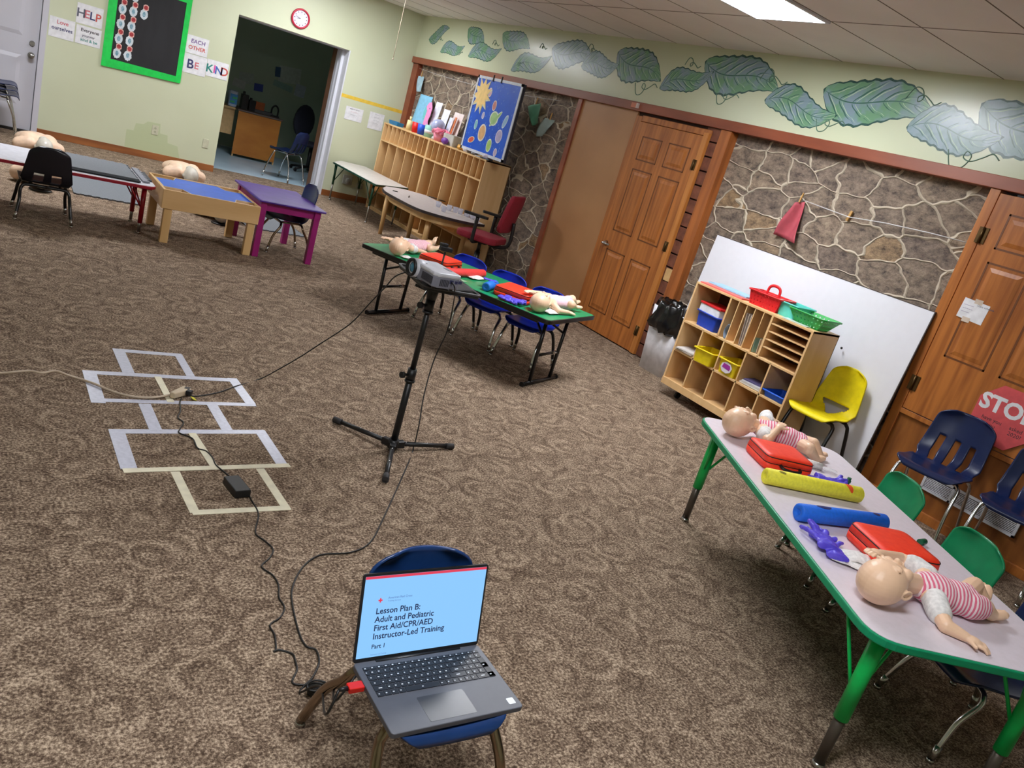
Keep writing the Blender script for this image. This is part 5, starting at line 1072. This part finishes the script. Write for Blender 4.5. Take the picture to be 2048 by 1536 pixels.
# ---- note and STOP sign on the right door
t = thing('paper_note', 'small white note taped to the right wooden door', 'note', (-.034, -8.655, 1.352))
b = B(); b.box((0, 0, 0), (.0015, .165, .125), rot=Matrix.Rotation(.05, 4, 'X')); b.mk('sheet', mPAPER, t)
for z in (.062, -.062): b = B(); b.box((-.001, -.01 if z > 0 else .02, z), (.001, .05, .03)); b.mk('tape', mat('clear_tape', (216, 198, 180), .4), t)
text('lettering', 'Class schedule', .018, INK['grey'], t, frame((-.0012, -.01, .035), (0, -1, 0), (0, 0, 1)), depth=.0002); text('lettering', '~~~~~\n~~~~~\n~~~~', .022, INK['purple'], t, frame((-.0012, .07, .02), (0, -1, 0), (0, 0, 1)), depth=.0002)
t = thing('stop_sign', 'red octagonal paper STOP sign taped on the right wooden door', 'sign', (-.0335, -9.095, .825))
b = B(); R_ = .195; b.prism([(R_ * math.cos(PI / 8 + k * PI / 4), R_ * math.sin(PI / 8 + k * PI / 4)) for k in range(8)], 0, .001, frame((0, 0, 0), (0, -1, 0), (0, 0, 1))); b.mk('sheet', mat('stop_red', (216, 84, 88), .6), t)
text('lettering', 'STOP', .135, mPAPER, t, frame((-.0014, .168, .012), (0, -1, 0), (0, 0, 1)), bold=.005, depth=.0003); text('lettering', 'have you     asked\n     you        2020?', .034, INK['black'], t, frame((-.0014, .12, -.05), (0, -1, 0), (0, 0, 1)), depth=.0002)
# ---- wall vent
t = thing('wall_vent', 'white slatted floor vent in the oak panel behind the navy chairs', 'vent', (0, 0, 0))
y0, y1, z0, z1 = -9.43, -8.815, .195, .305
b = B()
for q_ in (((y0, z0), (y1, z0 + .014)), ((y0, z1 - .014), (y1, z1)), ((y0, z0), (y0 + .016, z1)), ((y1 - .016, z0), (y1, z1)), ((-9.02, z0), (-9.005, z1)), ((-9.23, z0), (-9.215, z1))): b.span((-.014, q_[0][0], q_[0][1]), (-.0, q_[1][0], q_[1][1]))
b.mk('frame', mWHITE, t)
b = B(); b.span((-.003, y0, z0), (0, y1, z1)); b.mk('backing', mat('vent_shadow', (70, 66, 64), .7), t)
b = B()
for k in range(9): b.box((-.008, (y0 + y1) / 2, z0 + .018 + k * .0095), (.009, y1 - y0 - .02, .003), rot=Matrix.Rotation(.5, 4, 'Y'))
b.mk('slats', mat('vent_white', (236, 236, 240), .45), t)
# ---- planet poster on the lockers
px_ = -.33; y0, y1, z0, z1 = -3.455, -2.475, 1.235, 2.075
t = thing('easel_board', 'blue planet poster board with orange paper sun standing on the lockers', 'poster', (px_, 0, 0))
b = B(); b.span((0, y0, z0), (.035, y1, z1)); b.mk('board', mat('board_edge_dark', (52, 54, 66), .5), t)
b = B()
for q_ in (((y0, z0), (y1, z0 + .03)), ((y0, z1 - .03), (y1, z1)), ((y0, z0), (y0 + .035, z1)), ((y1 - .03, z0), (y1, z1))): b.span((-.008, q_[0][0], q_[0][1]), (0.002, q_[1][0], q_[1][1]))
b.mk('frame', mat('frame_white', (214, 220, 232), .45), t)
MP = frame((-.003, y1, z0), (0, -1, 0), (0, 0, 1)); PWd, PHt = y1 - y0, z1 - z0
mSKY = mat('poster_blue', (34, 94, 212), .4, c2=(30, 84, 200), scale=5)
b = B(); b.prism([(.02, .02), (PWd - .02, .02), (PWd - .02, PHt - .02), (.02, PHt - .02)], -.002, 0, MP)
cm = {}
b.m = 0; mats_ = [mSKY]
def pm(c):
    if c not in cm: cm[c] = len(mats_); mats_.append(mat('poster_%d_%d_%d' % c, c, .5))
    b.m = cm[c]
random.seed(9); pm((150, 190, 240))
for k in range(150):
    x, y = random.uniform(.04, PWd - .06), random.uniform(.04, PHt - .05); b.prism([(x, y), (x + .004, y), (x + .007, y + .018), (x + .003, y + .018)], 0, .0006, MP)
def blob(c, x, y, a, d, k=24, z=.002, rot=0.): pm(c); b.prism([(x + a * math.cos(2 * PI * i / k) * math.cos(rot) - d * math.sin(2 * PI * i / k) * math.sin(rot), y + a * math.cos(2 * PI * i / k) * math.sin(rot) + d * math.sin(2 * PI * i / k) * math.cos(rot)) for i in range(k)], 0, z, MP)
b.m = 0
W3, H3 = PWd, PHt
for (c1, c2, x, y, a, d, rt) in (((236, 226, 220), (220, 170, 190), .35, .81, .035, .045, 0), ((230, 220, 216), (206, 130, 120), .52, .66, .035, .05, 0), ((226, 240, 220), (168, 206, 140), .58, .50, .075, .07, 0), ((214, 226, 236), (150, 190, 220), .83, .50, .03, .07, -.4), ((220, 226, 240), (196, 186, 214), .33, .50, .025, .035, 0), ((206, 232, 236), (130, 196, 206), .22, .36, .028, .05, 0), ((236, 226, 206), (226, 176, 120), .40, .28, .068, .085, 0), ((226, 240, 216), (170, 206, 110), .62, .15, .045, .065, 0), ((220, 214, 236), (180, 170, 206), .78, .30, .055, .065, 0), ((230, 226, 236), (196, 180, 206), .79, .09, .03, .04, 0), ((240, 232, 190), (222, 90, 70), .20, .15, .06, .03, .3)):
    blob(c1, x * W3, y * H3, a * 1.2, d * 1.15, z=.0018, rot=rt); blob(c2, x * W3, y * H3, a * .95, d * .93, z=.0026, rot=rt)
blob((232, 240, 226), .62 * W3, .50 * H3, .135, .028, z=.0022, rot=.75); blob((158, 200, 132), .62 * W3, .50 * H3, .125, .018, z=.0030, rot=.75)
def star(c, x, y, r0, r1, n, z): pm(c); b.prism([(x + (r0 if i % 2 else r1) * math.cos(PI * i / n + .1), y + (r0 if i % 2 else r1) * math.sin(PI * i / n + .1)) for i in range(2 * n)], 0, z, MP)
star((222, 222, 196), .19 * W3, .75 * H3, .215, .125, 11, .0035); star((252, 214, 136), .19 * W3, .76 * H3, .18, .115, 11, .005)
b.mk('planet_picture', mats_, t)
for y in (-2.83, -3.01): b = B(); b.box((-.012, y, z1 - .005), (.012, .012, .07)); b.mk('clip', mBLACKP, t)
# ================================================================ things on shelves and tables
TP = 1.205
def C_(x): return mat('c_%d_%d_%d' % x, x, .5)
def solid(name, label, cat_, b, m_, loc, rz=0., bevel=0., group=None, mods=()):
    o = b.mk(name, m_, bevel=bevel, mods=mods); o.location = loc; o.rotation_euler = (0, 0, rz); return tag(o, label, cat_, group)
def tray(b, w_, d_, h_, th=.004, flare=1.12):
    P0 = rrect(w_, d_, .012, 3); P1 = [(x * flare, y * flare) for x, y in P0]; P2 = inset(P1, th); P3 = inset(P0, th); k = len(P0)
    R_ = [[b.V((x, y, z)) for x, y in P] for P, z in ((P0, 0), (P1, h_), (P2, h_), (P3, th))]
    for a in range(3):
        for i in range(k): b._f([R_[a][i], R_[a][(i + 1) % k], R_[a + 1][(i + 1) % k], R_[a + 1][i]])
    b._f(list(reversed(R_[0]))); b._f(R_[3])
def on(px, py, h=TP, x=None):
    p = Zp(px, py, h) if x is None else Xp(px, py, x); return p
# ---- on the lockers
LXm = -.24
def lk(px, py): p = Xp(px, py, LXm); return (LXm, p.y)
b = B(); tray(b, .10, .26, .05); x, y = lk(793, 246); solid('plastic_tray', 'blue plastic tray at the left end on the lockers', 'tray', b, C_((24, 120, 176)), (x, y, TP))
b = B(); b.cyl((0, 0, 0), (0, 0, .13), .042, .036); b.cyl((0, 0, .13), (0, 0, .18), .014, .018); x, y = lk(817, 258); solid('glue_bottle', 'cream bottle between the blue tray and the red cup', 'bottle', b, C_((232, 216, 160)), (x, y, TP))
for c, lb, px in (((220, 26, 20), 'red plastic cup on the lockers beside the cream bottle', 830), ((34, 86, 214), 'blue plastic cup on the lockers beside the red cup', 842)):
    t = thing('plastic_cup', lb, 'cup', (*lk(px, 262), TP)); b = B(); b.lathe([(.046, 0), (.058, .13), (.054, .13), (.042, .004)], n=20); b.mk('cup_body', C_(c), t)
t = thing('supply_tub', 'pale green tub with white stripe on the lockers beside the blue cup', 'tub', (*lk(857, 268), TP)); b = B(); b.lathe([(.058, 0), (.066, .15), (.062, .15), (.052, .005)], n=22); b.mk('tub_body', C_((150, 206, 190)), t); b = B(); b.lathe([(.0615, .05), (.0640, .09), (.062, .09), (.060, .05)], n=22); b.mk('stripe_label', mPAPER, t)
# bottle-like lamp globe
t = thing('glass_globe', 'pale bluish round globe with metal neck on the lockers', 'globe', (*lk(874, 262), TP)); b = B(); b.ell((0, 0, .17), (.09, .09, .09), n=24, k=16); b.mk('globe', mat('pale_blue_glass', (190, 200, 236), .12, spec=.8, alpha=.8), t); b = B(); b.lathe([(.05, 0), (.045, .03), (.025, .05), (.03, .08)], n=20); b.mk('neck', C_((200, 200, 206)), t)
def figure_card(label, px, py, w_, h_, c, rz=0., z=TP, x=-.10, n='paper_card', tilt=.12):
    p = Xp(px, py, x); b = B(); b.grid(lambda u, v: Vector((.01 * math.sin(u * 4), (u - .5) * w_, v * h_)), 8, 8)
    o = solid(n, label, 'paper', b, C_(c), (x, p.y, z + .002), rz, mods=(('SOLIDIFY', dict(thickness=.0015)),)); o.rotation_euler = (0, tilt, rz); return o
figure_card('large light blue card standing at the left end of the lockers', 837, 230, .36, .50, (136, 200, 236))
figure_card('white card with a purple mark standing on the lockers behind the globe', 866, 235, .14, .46, (226, 228, 240), .1, x=-.14)
figure_card('white card leaning right of the globe on the lockers', 884, 240, .20, .40, (232, 232, 244), -.1, x=-.15)
figure_card('cream and white folded card mid lockers against the stone', 909, 246, .20, .40, (240, 222, 220), .1, x=-.14)
figure_card('small white card left of the folded cream card on the lockers', 897, 244, .16, .32, (220, 224, 240), -.2, x=-.15)
figure_card('orange card standing beside the folded cream card', 903, 250, .06, .34, (214, 120, 70), -.3, x=-.17)
figure_card('tall grey paper strip behind the left edge of the planet poster', 932, 240, .12, .52, (164, 160, 166), 0, x=-.06)
# pink paper animal
t = thing('paper_animal', 'pink and teal paper animal cutout standing on the lockers', 'cutout', (-.17, Xp(853, 240, -.17).y, TP)); t.scale = (1.3, 1.3, 1.2)
b = B(); Mx = frame((0, 0, 0), (0, -1, 0), (0, 0, 1)); b.prism([(-.05, 0), (.05, 0), (.055, .12), (.035, .16), (.06, .22), (.07, .30), (.03, .36), (-.02, .35), (-.06, .30), (-.03, .26), (-.045, .18), (-.06, .10)], 0, .004, Mx); b.mk('cutout_body', C_((240, 150, 204)), t)
b = B(); b.prism([(-.09, .16), (-.04, .18), (-.03, .27), (-.07, .31), (-.10, .24)], -.001, .003, Mx); b.mk('wing', C_((110, 196, 200)), t); b = B(); b.cyl((-.005, -.02, .29), (-.002, -.02, .29), .008); b.mk('eye', mBLACKP, t)
# pink ribbon pile basket
t = thing('yarn_basket', 'pink ribbon basket on the lockers, centre', 'basket', (*lk(880, 275), TP)); b = B(); b.lathe([(.07, 0), (.10, .10), (.096, .10), (.065, .004)], n=22); b.mk('basket_body', C_((240, 150, 170)), t)
random.seed(4)
b = B()
for k in range(22): a = random.uniform(0, 6.3); b.tube(catmull([(.07 * math.cos(a), .08 * math.sin(a), .08), (.11 * math.cos(a + .4), .14 * math.sin(a + .4), .125 - .05 * random.random()), (.05 * math.cos(a + 1.3), .07 * math.sin(a + 1.3), .15)], 4), .014, 6, flat=.5)
b.mk('ribbons', C_((248, 140, 168)), t)
b = B(); tray(b, .14, .26, .13, flare=1.08); x, y = lk(905, 285); solid('clear_bin', 'clear cloudy bin with supplies on the lockers left of the planet poster', 'bin', b, mat('cloudy_plastic', (220, 216, 206), .3, alpha=.75), (x, y, TP))
b = B(); b.ell((0, 0, .04), (.04, .06, .04)); x, y = lk(903, 296); solid('yarn_ball', 'purple yarn ball at the front of the clear bin', 'yarn', b, C_((134, 70, 178)), (x - .115, y, TP))
for k, (c, lb, px, s_) in enumerate((((240, 172, 60), 'orange yarn bundle on the lockers below the planet poster', 923, .05), ((236, 232, 240), 'crumpled white tissue on the lockers below the planet poster', 935, .05), ((216, 210, 226), 'white crumpled bag at the right end of the lockers', 993, .06), ((150, 150, 160), 'grey cloth bundle on the lockers under the poster edge', 950, .04))):
    b = B(); b.lathe([(s_ * .7, 0), (s_ * 1.1, s_ * .5), (s_ * .9, s_ * .9), (s_ * .3, s_ * 1.15)], n=24, wob=lambda p: crumple(p, .018, 24, k)); p = Xp(px, 296 + (px - 920) * .36, -.30); solid('crumpled_bundle', lb, 'bundle', b, C_(c), (-.375 + .075, max(p.y, -3.08), TP + .001))
for k, (px, c) in enumerate(((960, (226, 228, 236)), (975, (120, 150, 180)), (985, (40, 44, 60)))):
    b = B(); b.box((0, 0, .004 + .003 * k), (.08, .13, .006)); p = Xp(px, 300 + (px - 940) * .33, -.33); solid('thin_book', ('white booklet lying under the planet poster', 'blue grey booklet lying under the planet poster', 'dark folder under the right corner of the planet poster')[k], 'book', b, C_(c), (-.345 + .03, max(min(p.y, -2.5), -3.08), TP), .3 * k)
# ---- half round table: cups and scissors
mCL = mat('clear_cup', (226, 226, 240), .08, alpha=.45, spec=.8)
G = 'clear plastic cups on the half round wooden table'; random.seed(3)
for k in range(9):
    p = Zp(876 + 11 * k, 414 + 3.6 * k + (4 if k % 2 else -2), .56); b = B(); b.lathe([(.024, 0), (.034, .06), (.032, .06), (.022, .003)], n=16)
    o = solid('plastic_cup', 'clear plastic cup, one of the row on the right end of the half round table', 'cup', b, mCL, (min(p.x, -.45), p.y, .551 + (.03 if k in (3, 5) else 0)), 0, group=G)
b = B(); b.ell((0, 0, .006), (.03, .075, .006)); b.cyl((0, .05, .006), (0, .16, .006), .006); p = Zp(874, 399, .555); solid('scissors', 'black handled scissors lying left of the clear cups', 'scissors', b, mBLACKP, (p.x + .05, p.y, .551), .7)
b = B(); b.box((0, 0, .004), (.012, .16, .006)); p = Zp(818, 393, .555); solid('pencil', 'thin pencil lying on the half round table', 'pencil', b, mBLACKP, (p.x, p.y, .551), -.5)
b = B(); b.lathe([(.03, 0), (.032, .006), (.02, .006)], n=16); p = Zp(784, 380, .555); solid('tape_roll', 'dark tape ring at the left tip of the half round table', 'tape', b, mBLACKP, (p.x + .03, p.y - .03, .551))
# ---- play table wells
b = B(); b.box((0, 0, .012), (.05, .04, .02)); b.ell((-.03, .01, .03), (.022, .02, .016)); solid('toy_block', 'small green toy in the far left well of the play table', 'toy', b, C_((30, 120, 60)), (-3.80, -3.82, .415 - .10)) if False else None
b = B(); b.ell((0, 0, .02), (.035, .025, .02)); b.ell((.03, .01, .03), (.015, .015, .02)); solid('toy_dinosaur', 'small green toy in the far left well of the play table', 'toy', b, C_((30, 120, 60)), (-3.80, -3.84, .345))
b = B(); b.box((0, 0, .01), (.05, .04, .02)); solid('toy_block', 'white toy block in the far left well of the play table', 'toy', b, C_((232, 232, 232)), (-3.765, -3.86, .365))
b = B(); b.box((0, 0, .008), (.03, .02, .016)); solid('toy_block', 'tiny red toy in the near left well of the play table', 'toy', b, C_((196, 40, 50)), (-3.76, -4.33, .312))
# ---- storage unit contents
SHX = -.56
def box_tub(name, label, y, z, w_, h_, d_, c, rim=None, lid=None, x=.13, parts=()):
    t = thing(name, label, 'bin', (SHX + x, y, z)); b = B(); P0 = rrect(d_ * .9, w_ * .88, .012, 3); P1 = rrect(d_, w_, .012, 3); k = len(P0)
    a = [b.V((p[0], p[1], 0)) for p in P0]; e = [b.V((p[0], p[1], h_)) for p in P1]; i1 = [b.V((p[0] * .94, p[1] * .95, h_)) for p in P1]; i0 = [b.V((p[0] * .92, p[1] * .93, .004)) for p in P0]
    b._f(list(reversed(a))); b._f(i0)
    for A_, E_ in ((a, e), (e, i1), (i1, i0)):
        for i in range(k): b._f([A_[i], A_[(i + 1) % k], E_[(i + 1) % k], E_[i]])
    b.mk('tub', C_(c), t)
    b = B(); rr2 = rrect(d_ + .016, w_ + .016, .014, 3); b.tube([(p[0], p[1], h_ - .004) for p in rr2], .006, 6, closed=True); b.mk('rim', C_(rim or c), t)
    return t
t = box_tub('storage_bin', 'blue bin with white top and red lid in the upper left shelf compartment', -7.10, .615, .225, .115, .20, (20, 66, 190)); t.rotation_euler = (0, 0, -.12)
b = B(); b.prism(rrect(.205, .23, .012, 3), .112, .17); b.mk('upper_tub', C_((228, 230, 236)), t, bevel=.003); b = B(); b.prism(rrect(.215, .24, .012, 3), .17, .185); b.mk('lid', C_((206, 30, 34)), t, bevel=.003)
box_tub('storage_bin', 'empty yellow bin sticking out of the second shelf row', -7.235, .381, .17, .105, .22, (240, 214, 20), x=.06).rotation_euler = (0, 0, .12)
t = box_tub('storage_bin', 'yellow bin with purple sticker in the second shelf row', -7.462, .381, .17, .11, .22, (238, 210, 30), x=.10)
b = B(); b.prism([(.055 * math.cos(k * PI / 4 + .2), .042 * math.sin(k * PI / 4 + .2)) for k in range(8)], 0, .002, frame((-.112, 0, .055), (0, -1, 0), (-.04, 0, 1))); b.mk('sticker', C_((222, 216, 226)), t)
b = B(); b.prism([(-.038, -.008), (.034, -.016), (.04, .0), (.03, .02), (-.03, .024)], .002, .0035, frame((-.112, 0, .058), (0, -1, 0), (-.04, 0, 1))); b.mk('sticker_print', C_((156, 46, 150)), t)
t = box_tub('plastic_basket', 'blue basket in the rightmost compartment of the second shelf row', -7.90, .381, .175, .045, .22, (20, 92, 214), x=.12)
for k in range(4):
    b = B(); b.box((0, 0, 0), (.19 - .01 * k, .19 - .008 * k, .008)); solid('paper_stack', ('lowest booklet of the pile in the fourth compartment', 'second booklet of the pile in the fourth compartment', 'third booklet of the pile in the fourth compartment', 'top booklet, dark cover, of the pile in the fourth compartment')[k], 'booklet', b, C_(((210, 206, 200), (196, 190, 184), (226, 226, 232), (86, 80, 120))[k]), (SHX + .11, -7.685, .388 + .0095 * k), .06 * k, group='booklets in the shelf unit').name = 'booklet'
for k in range(2): b = B(); b.box((0, 0, 0), (.2, .18 - .01 * k, .010)); solid('booklet', ('lower pale booklet in the leftmost second row compartment', 'upper pale booklet in the leftmost second row compartment')[k], 'booklet', b, C_(((186, 172, 156), (224, 220, 216))[k]), (SHX + .09, -7.02, .389 + .013 * k), .2 * k)
b = B(); b.grid(lambda u, v: Vector(((u - .5) * .2, .02 * math.sin(v * PI), v * .11)), 6, 8); solid('plastic_folder', 'clear bluish folder bent in the first tall slot', 'folder', b, mat('blue_clear', (150, 176, 206), .15, alpha=.7), (SHX + .11, -7.325, .617), 0, mods=(('SOLIDIFY', dict(thickness=.002)),))
for k, (y, c, tl) in enumerate(((-7.485, (216, 200, 186), .12), (-7.502, (232, 222, 214), .08), (-7.47, (196, 180, 168), .18), (-7.60, (150, 190, 176), .15), (-7.64, (210, 196, 176), .12))):
    b = B(); b.box((0, 0, .12), (.2, .003, .24 if k < 3 else .10 + .0)) if k < 3 else b.box((0, 0, .055), (.2, .003, .11)); o = solid('paper_folder', ('cream folder standing in the third tall slot', 'white folder leaning in the third tall slot', 'tan folder leaning in the third tall slot', 'green folder leaning in the fifth tall slot', 'beige folder leaning in the last tall slot')[k], 'folder', b, C_(c), (SHX + .11, y, .618)); o.rotation_euler = (tl * -.6, 0, 0)
# on top
zt = .925
b = B(); b.box((0, 0, .006), (.22, .42, .010)); solid('paper_pack', 'pink folder lying on top of the shelf unit at its left end', 'folder', b, C_((238, 116, 110)), (SHX + .12, -7.14, zt), .02)
b = B(); b.box((0, 0, .006), (.16, .38, .010)); solid('paper_pack', 'light blue folder lying on the pink folder on the shelf unit', 'folder', b, C_((160, 206, 232)), (SHX + .17, -7.13, zt + .012), .02)
# red caddy
t = thing('plastic_caddy', 'red perforated basket with handle on top of the shelf unit', 'basket', (SHX + .13, -7.505, zt), .12)
def net(b, w0, d0, w1, d1, h_, nz=4, nx=9, hole=.32):
    for (ax_, sgn) in ((0, 1), (0, -1), (1, 1), (1, -1)):
        F = lambda u, v: Vector((((u - .5) * (w0 + (w1 - w0) * v)) if ax_ == 0 else sgn * (w0 + (w1 - w0) * v) / 2, sgn * (d0 + (d1 - d0) * v) / 2 if ax_ == 0 else (u - .5) * (d0 + (d1 - d0) * v), v * h_))
        b.grid(F, nx * 3, nz * 3, lambda u, v: (int(u * nx * 3) % 3 == 1 and int(v * nz * 3) % 3 == 1), smooth=False)
    b.prism([(-w0 / 2, -d0 / 2), (w0 / 2, -d0 / 2), (w0 / 2, d0 / 2), (-w0 / 2, d0 / 2)], 0, .003)
mRC = C_((222, 30, 38))
b = B(); net(b, .15, .22, .18, .26, .10); b.mk('basket_body', mRC, t, mods=(('SOLIDIFY', dict(thickness=.003)),))
b = B(); b.tube([(x, y, .10) for x, y in rrect(.20, .285, .02, 4)], .006, 6, closed=True); b.span((-.02, -.13, .095), (.02, .13, .102)); b.mk('rim', mRC, t)
b = B(); b.tube(catmull([(0, -.05, .10), (0, -.045, .145), (0, -.02, .165), (0, .02, .165), (0, .045, .145), (0, .05, .10)], 5), .011, 10, flat=.6); b.mk('handle', mRC, t)
# turquoise bin and green net basket
t = box_tub('storage_bin', 'turquoise bin on top of the shelf unit behind the green basket', -7.70, zt, .17, .10, .19, (96, 214, 200), x=.17)
t = thing('plastic_basket', 'green see through basket on the right end of the shelf unit', 'basket', (SHX + .14, -7.885, zt), .05)
mGB = mat('green_net_plastic', (40, 176, 78), .35, alpha=.92); b = B(); net(b, .12, .18, .20, .29, .085, 3, 8); b.mk('basket_body', mGB, t, mods=(('SOLIDIFY', dict(thickness=.0025)),))
b = B(); b.tube([(x, y, .085) for x, y in rrect(.212, .30, .02, 4)], .006, 6, closed=True); b.mk('rim', mGB, t)
b = B(); b.box((0, 0, .003), (.12, .2, .004)); solid('paper_card', 'pale paper under the green basket on the shelf unit', 'paper', b, C_((206, 220, 214)), (SHX + .07, -7.83, zt), .1)
# ================================================================ office beyond the doorway
t = thing('office_desk', 'oak desk standing in the dark office', 'desk', (-1.32, 2.4, 0))
mDK = mat('desk_oak', (196, 128, 54), .4, c2=(176, 108, 42), scale=4, stretch=(.5, 1, 1)); mDL = mat('desk_light_oak', (222, 184, 128), .45)
b = B(); b.span((-.335, -.25, .04), (.335, -.23, .70)); b.mk('front_panel', mDK, t); b = B(); b.span((-.35, -.27, .705), (.36, .45, .725)); b.mk('desktop', C_((110, 92, 84)), t)
b = B(); b.span((-.62, -.10, .69), (-.335, .45, .72)); b.span((-.52, -.05, .30), (-.34, -.03, .69)); b.mk('side_return', mDL, t)
for x, y in ((-.33, -.24), (.32, -.24), (.32, .40), (-.6, .40)): b = B(); b.span((x, y, 0), (x + .02, y + .02, .70 if x < -.5 or y > 0 else .05)); b.mk('leg', mDL, t)
def offx(px, py, y): return Yp(px, py, y)
t = thing('water_tank', 'white and blue jug with coloured label on the office desk', 'jug', (-1.73, 2.35, .725)); b = B(); b.prism(rrect(.13, .16, .04, 4), 0, .24); b.mk('jug_body', C_((196, 206, 226)), t, bevel=.02); b = B(); b.span((-.055, -.083, .04), (.055, -.079, .19)); b.mk('label', C_((70, 150, 214)), t); b = B(); b.span((-.05, -.085, .06), (.02, -.082, .09)); b.span((-.02, -.085, .12), (.05, -.082, .15)); b.mk('label_print', C_((70, 190, 120)), t)
b = B(); b.span((-.09, -.01, 0), (.09, .01, .13)); solid('desk_file', 'orange folder standing on the office desk', 'folder', b, C_((216, 116, 62)), (-1.27, 2.5, .755)); b = B(); b.box((0, 0, .02), (.34, .18, .04)); solid('paper_tray', 'dark grey paper tray on the office desk', 'tray', b, C_((96, 94, 98)), (-1.22, 2.5, .726))
for x, h_, lb in ((-1.52, .22, 'black desk organiser beside the jug on the office desk'), (-1.40, .16, 'black box on the office desk beside the orange folder')): b = B(); b.box((0, 0, h_ / 2), (.10, .12, h_)); b.box((-.02, 0, h_ * 1.05), (.03, .05, h_ * .3)); solid('desk_organizer', lb, 'organizer', b, mBLACKP, (x, 2.45, .726), 0, .004)
t = thing('tape_dispenser', 'black arched holder at the right end of the office desk', 'holder', (-1.02, 2.45, .726)); b = B(); b.tube(catmull([(-.05, 0, 0), (-.05, 0, .12), (0, 0, .17), (.05, 0, .12), (.05, 0, 0)], 5), .014, 8); b.mk('arch', mBLACKP, t); b = B(); b.box((0, 0, .01), (.14, .08, .02)); b.mk('base', mBLACKP, t)
t = thing('mesh_office_chair', 'black mesh office chair in the dark office corner', 'chair', (-.44, 2.1, 0), math.radians(-150)); mMS = mat('dark_mesh', (40, 42, 58), .8)
b = B(); b.ell((0, 0, .46), (.25, .24, .05)); b.mk('seat', mMS, t); b = B(); b.ell((0, -.24, .78), (.24, .05, .26)); b.mk('backrest', mMS, t); b = B(); b.tube([(.22 * math.cos(a), -.26, .78 + .25 * math.sin(a)) for a in [k * PI / 10 for k in range(20)]], .016, 8, closed=True); b.mk('back_frame', mBLACKP, t)
b = B(); b.cyl((0, 0, .08), (0, 0, .42), .03); b.mk('gas_post', mBLACKP, t)
for k in range(5): a = k * 2 * PI / 5; b = B(); b.tube([(0, 0, .1), (.28 * math.cos(a), .28 * math.sin(a), .05)], .018, 8); b.cyl((.28 * math.cos(a), .28 * math.sin(a) - .01, .03), (.28 * math.cos(a), .28 * math.sin(a) + .01, .03), .03); b.mk('base_arm', mBLACKP, t)
# papers on the office wall
random.seed(8); cs = ((196, 206, 196), (150, 180, 170), (60, 96, 130), (190, 200, 210), (180, 190, 180), (60, 80, 170), (196, 196, 188))
names = ('big pale map pinned on the office back wall', 'small pale sheet pinned below the office map', 'dark teal sheet on the left of the office map', 'pale sheet low at the right of the office map', 'pale drawing on the office wall above the desk', 'dark blue sheet on the office wall above the desk', 'pale sheet on the office wall left above the desk')
for k, (x, z, w_, h_) in enumerate(((-.62, 1.40, .38, .26), (-.70, 1.20, .34, .10), (-.83, 1.40, .09, .16), (-.40, 1.20, .18, .20), (-1.32, 1.16, .24, .18), (-1.10, 1.07, .15, .12), (-1.42, 1.05, .2, .13))):
    b = B(); b.box((0, 0, 0), (w_, .002, h_), rot=Matrix.Rotation(random.uniform(-.15, .15), 4, 'Y')); solid('wall_paper_sheet', names[k], 'paper', b, C_(cs[k]), (x, 3.296 - .002 * k, z))
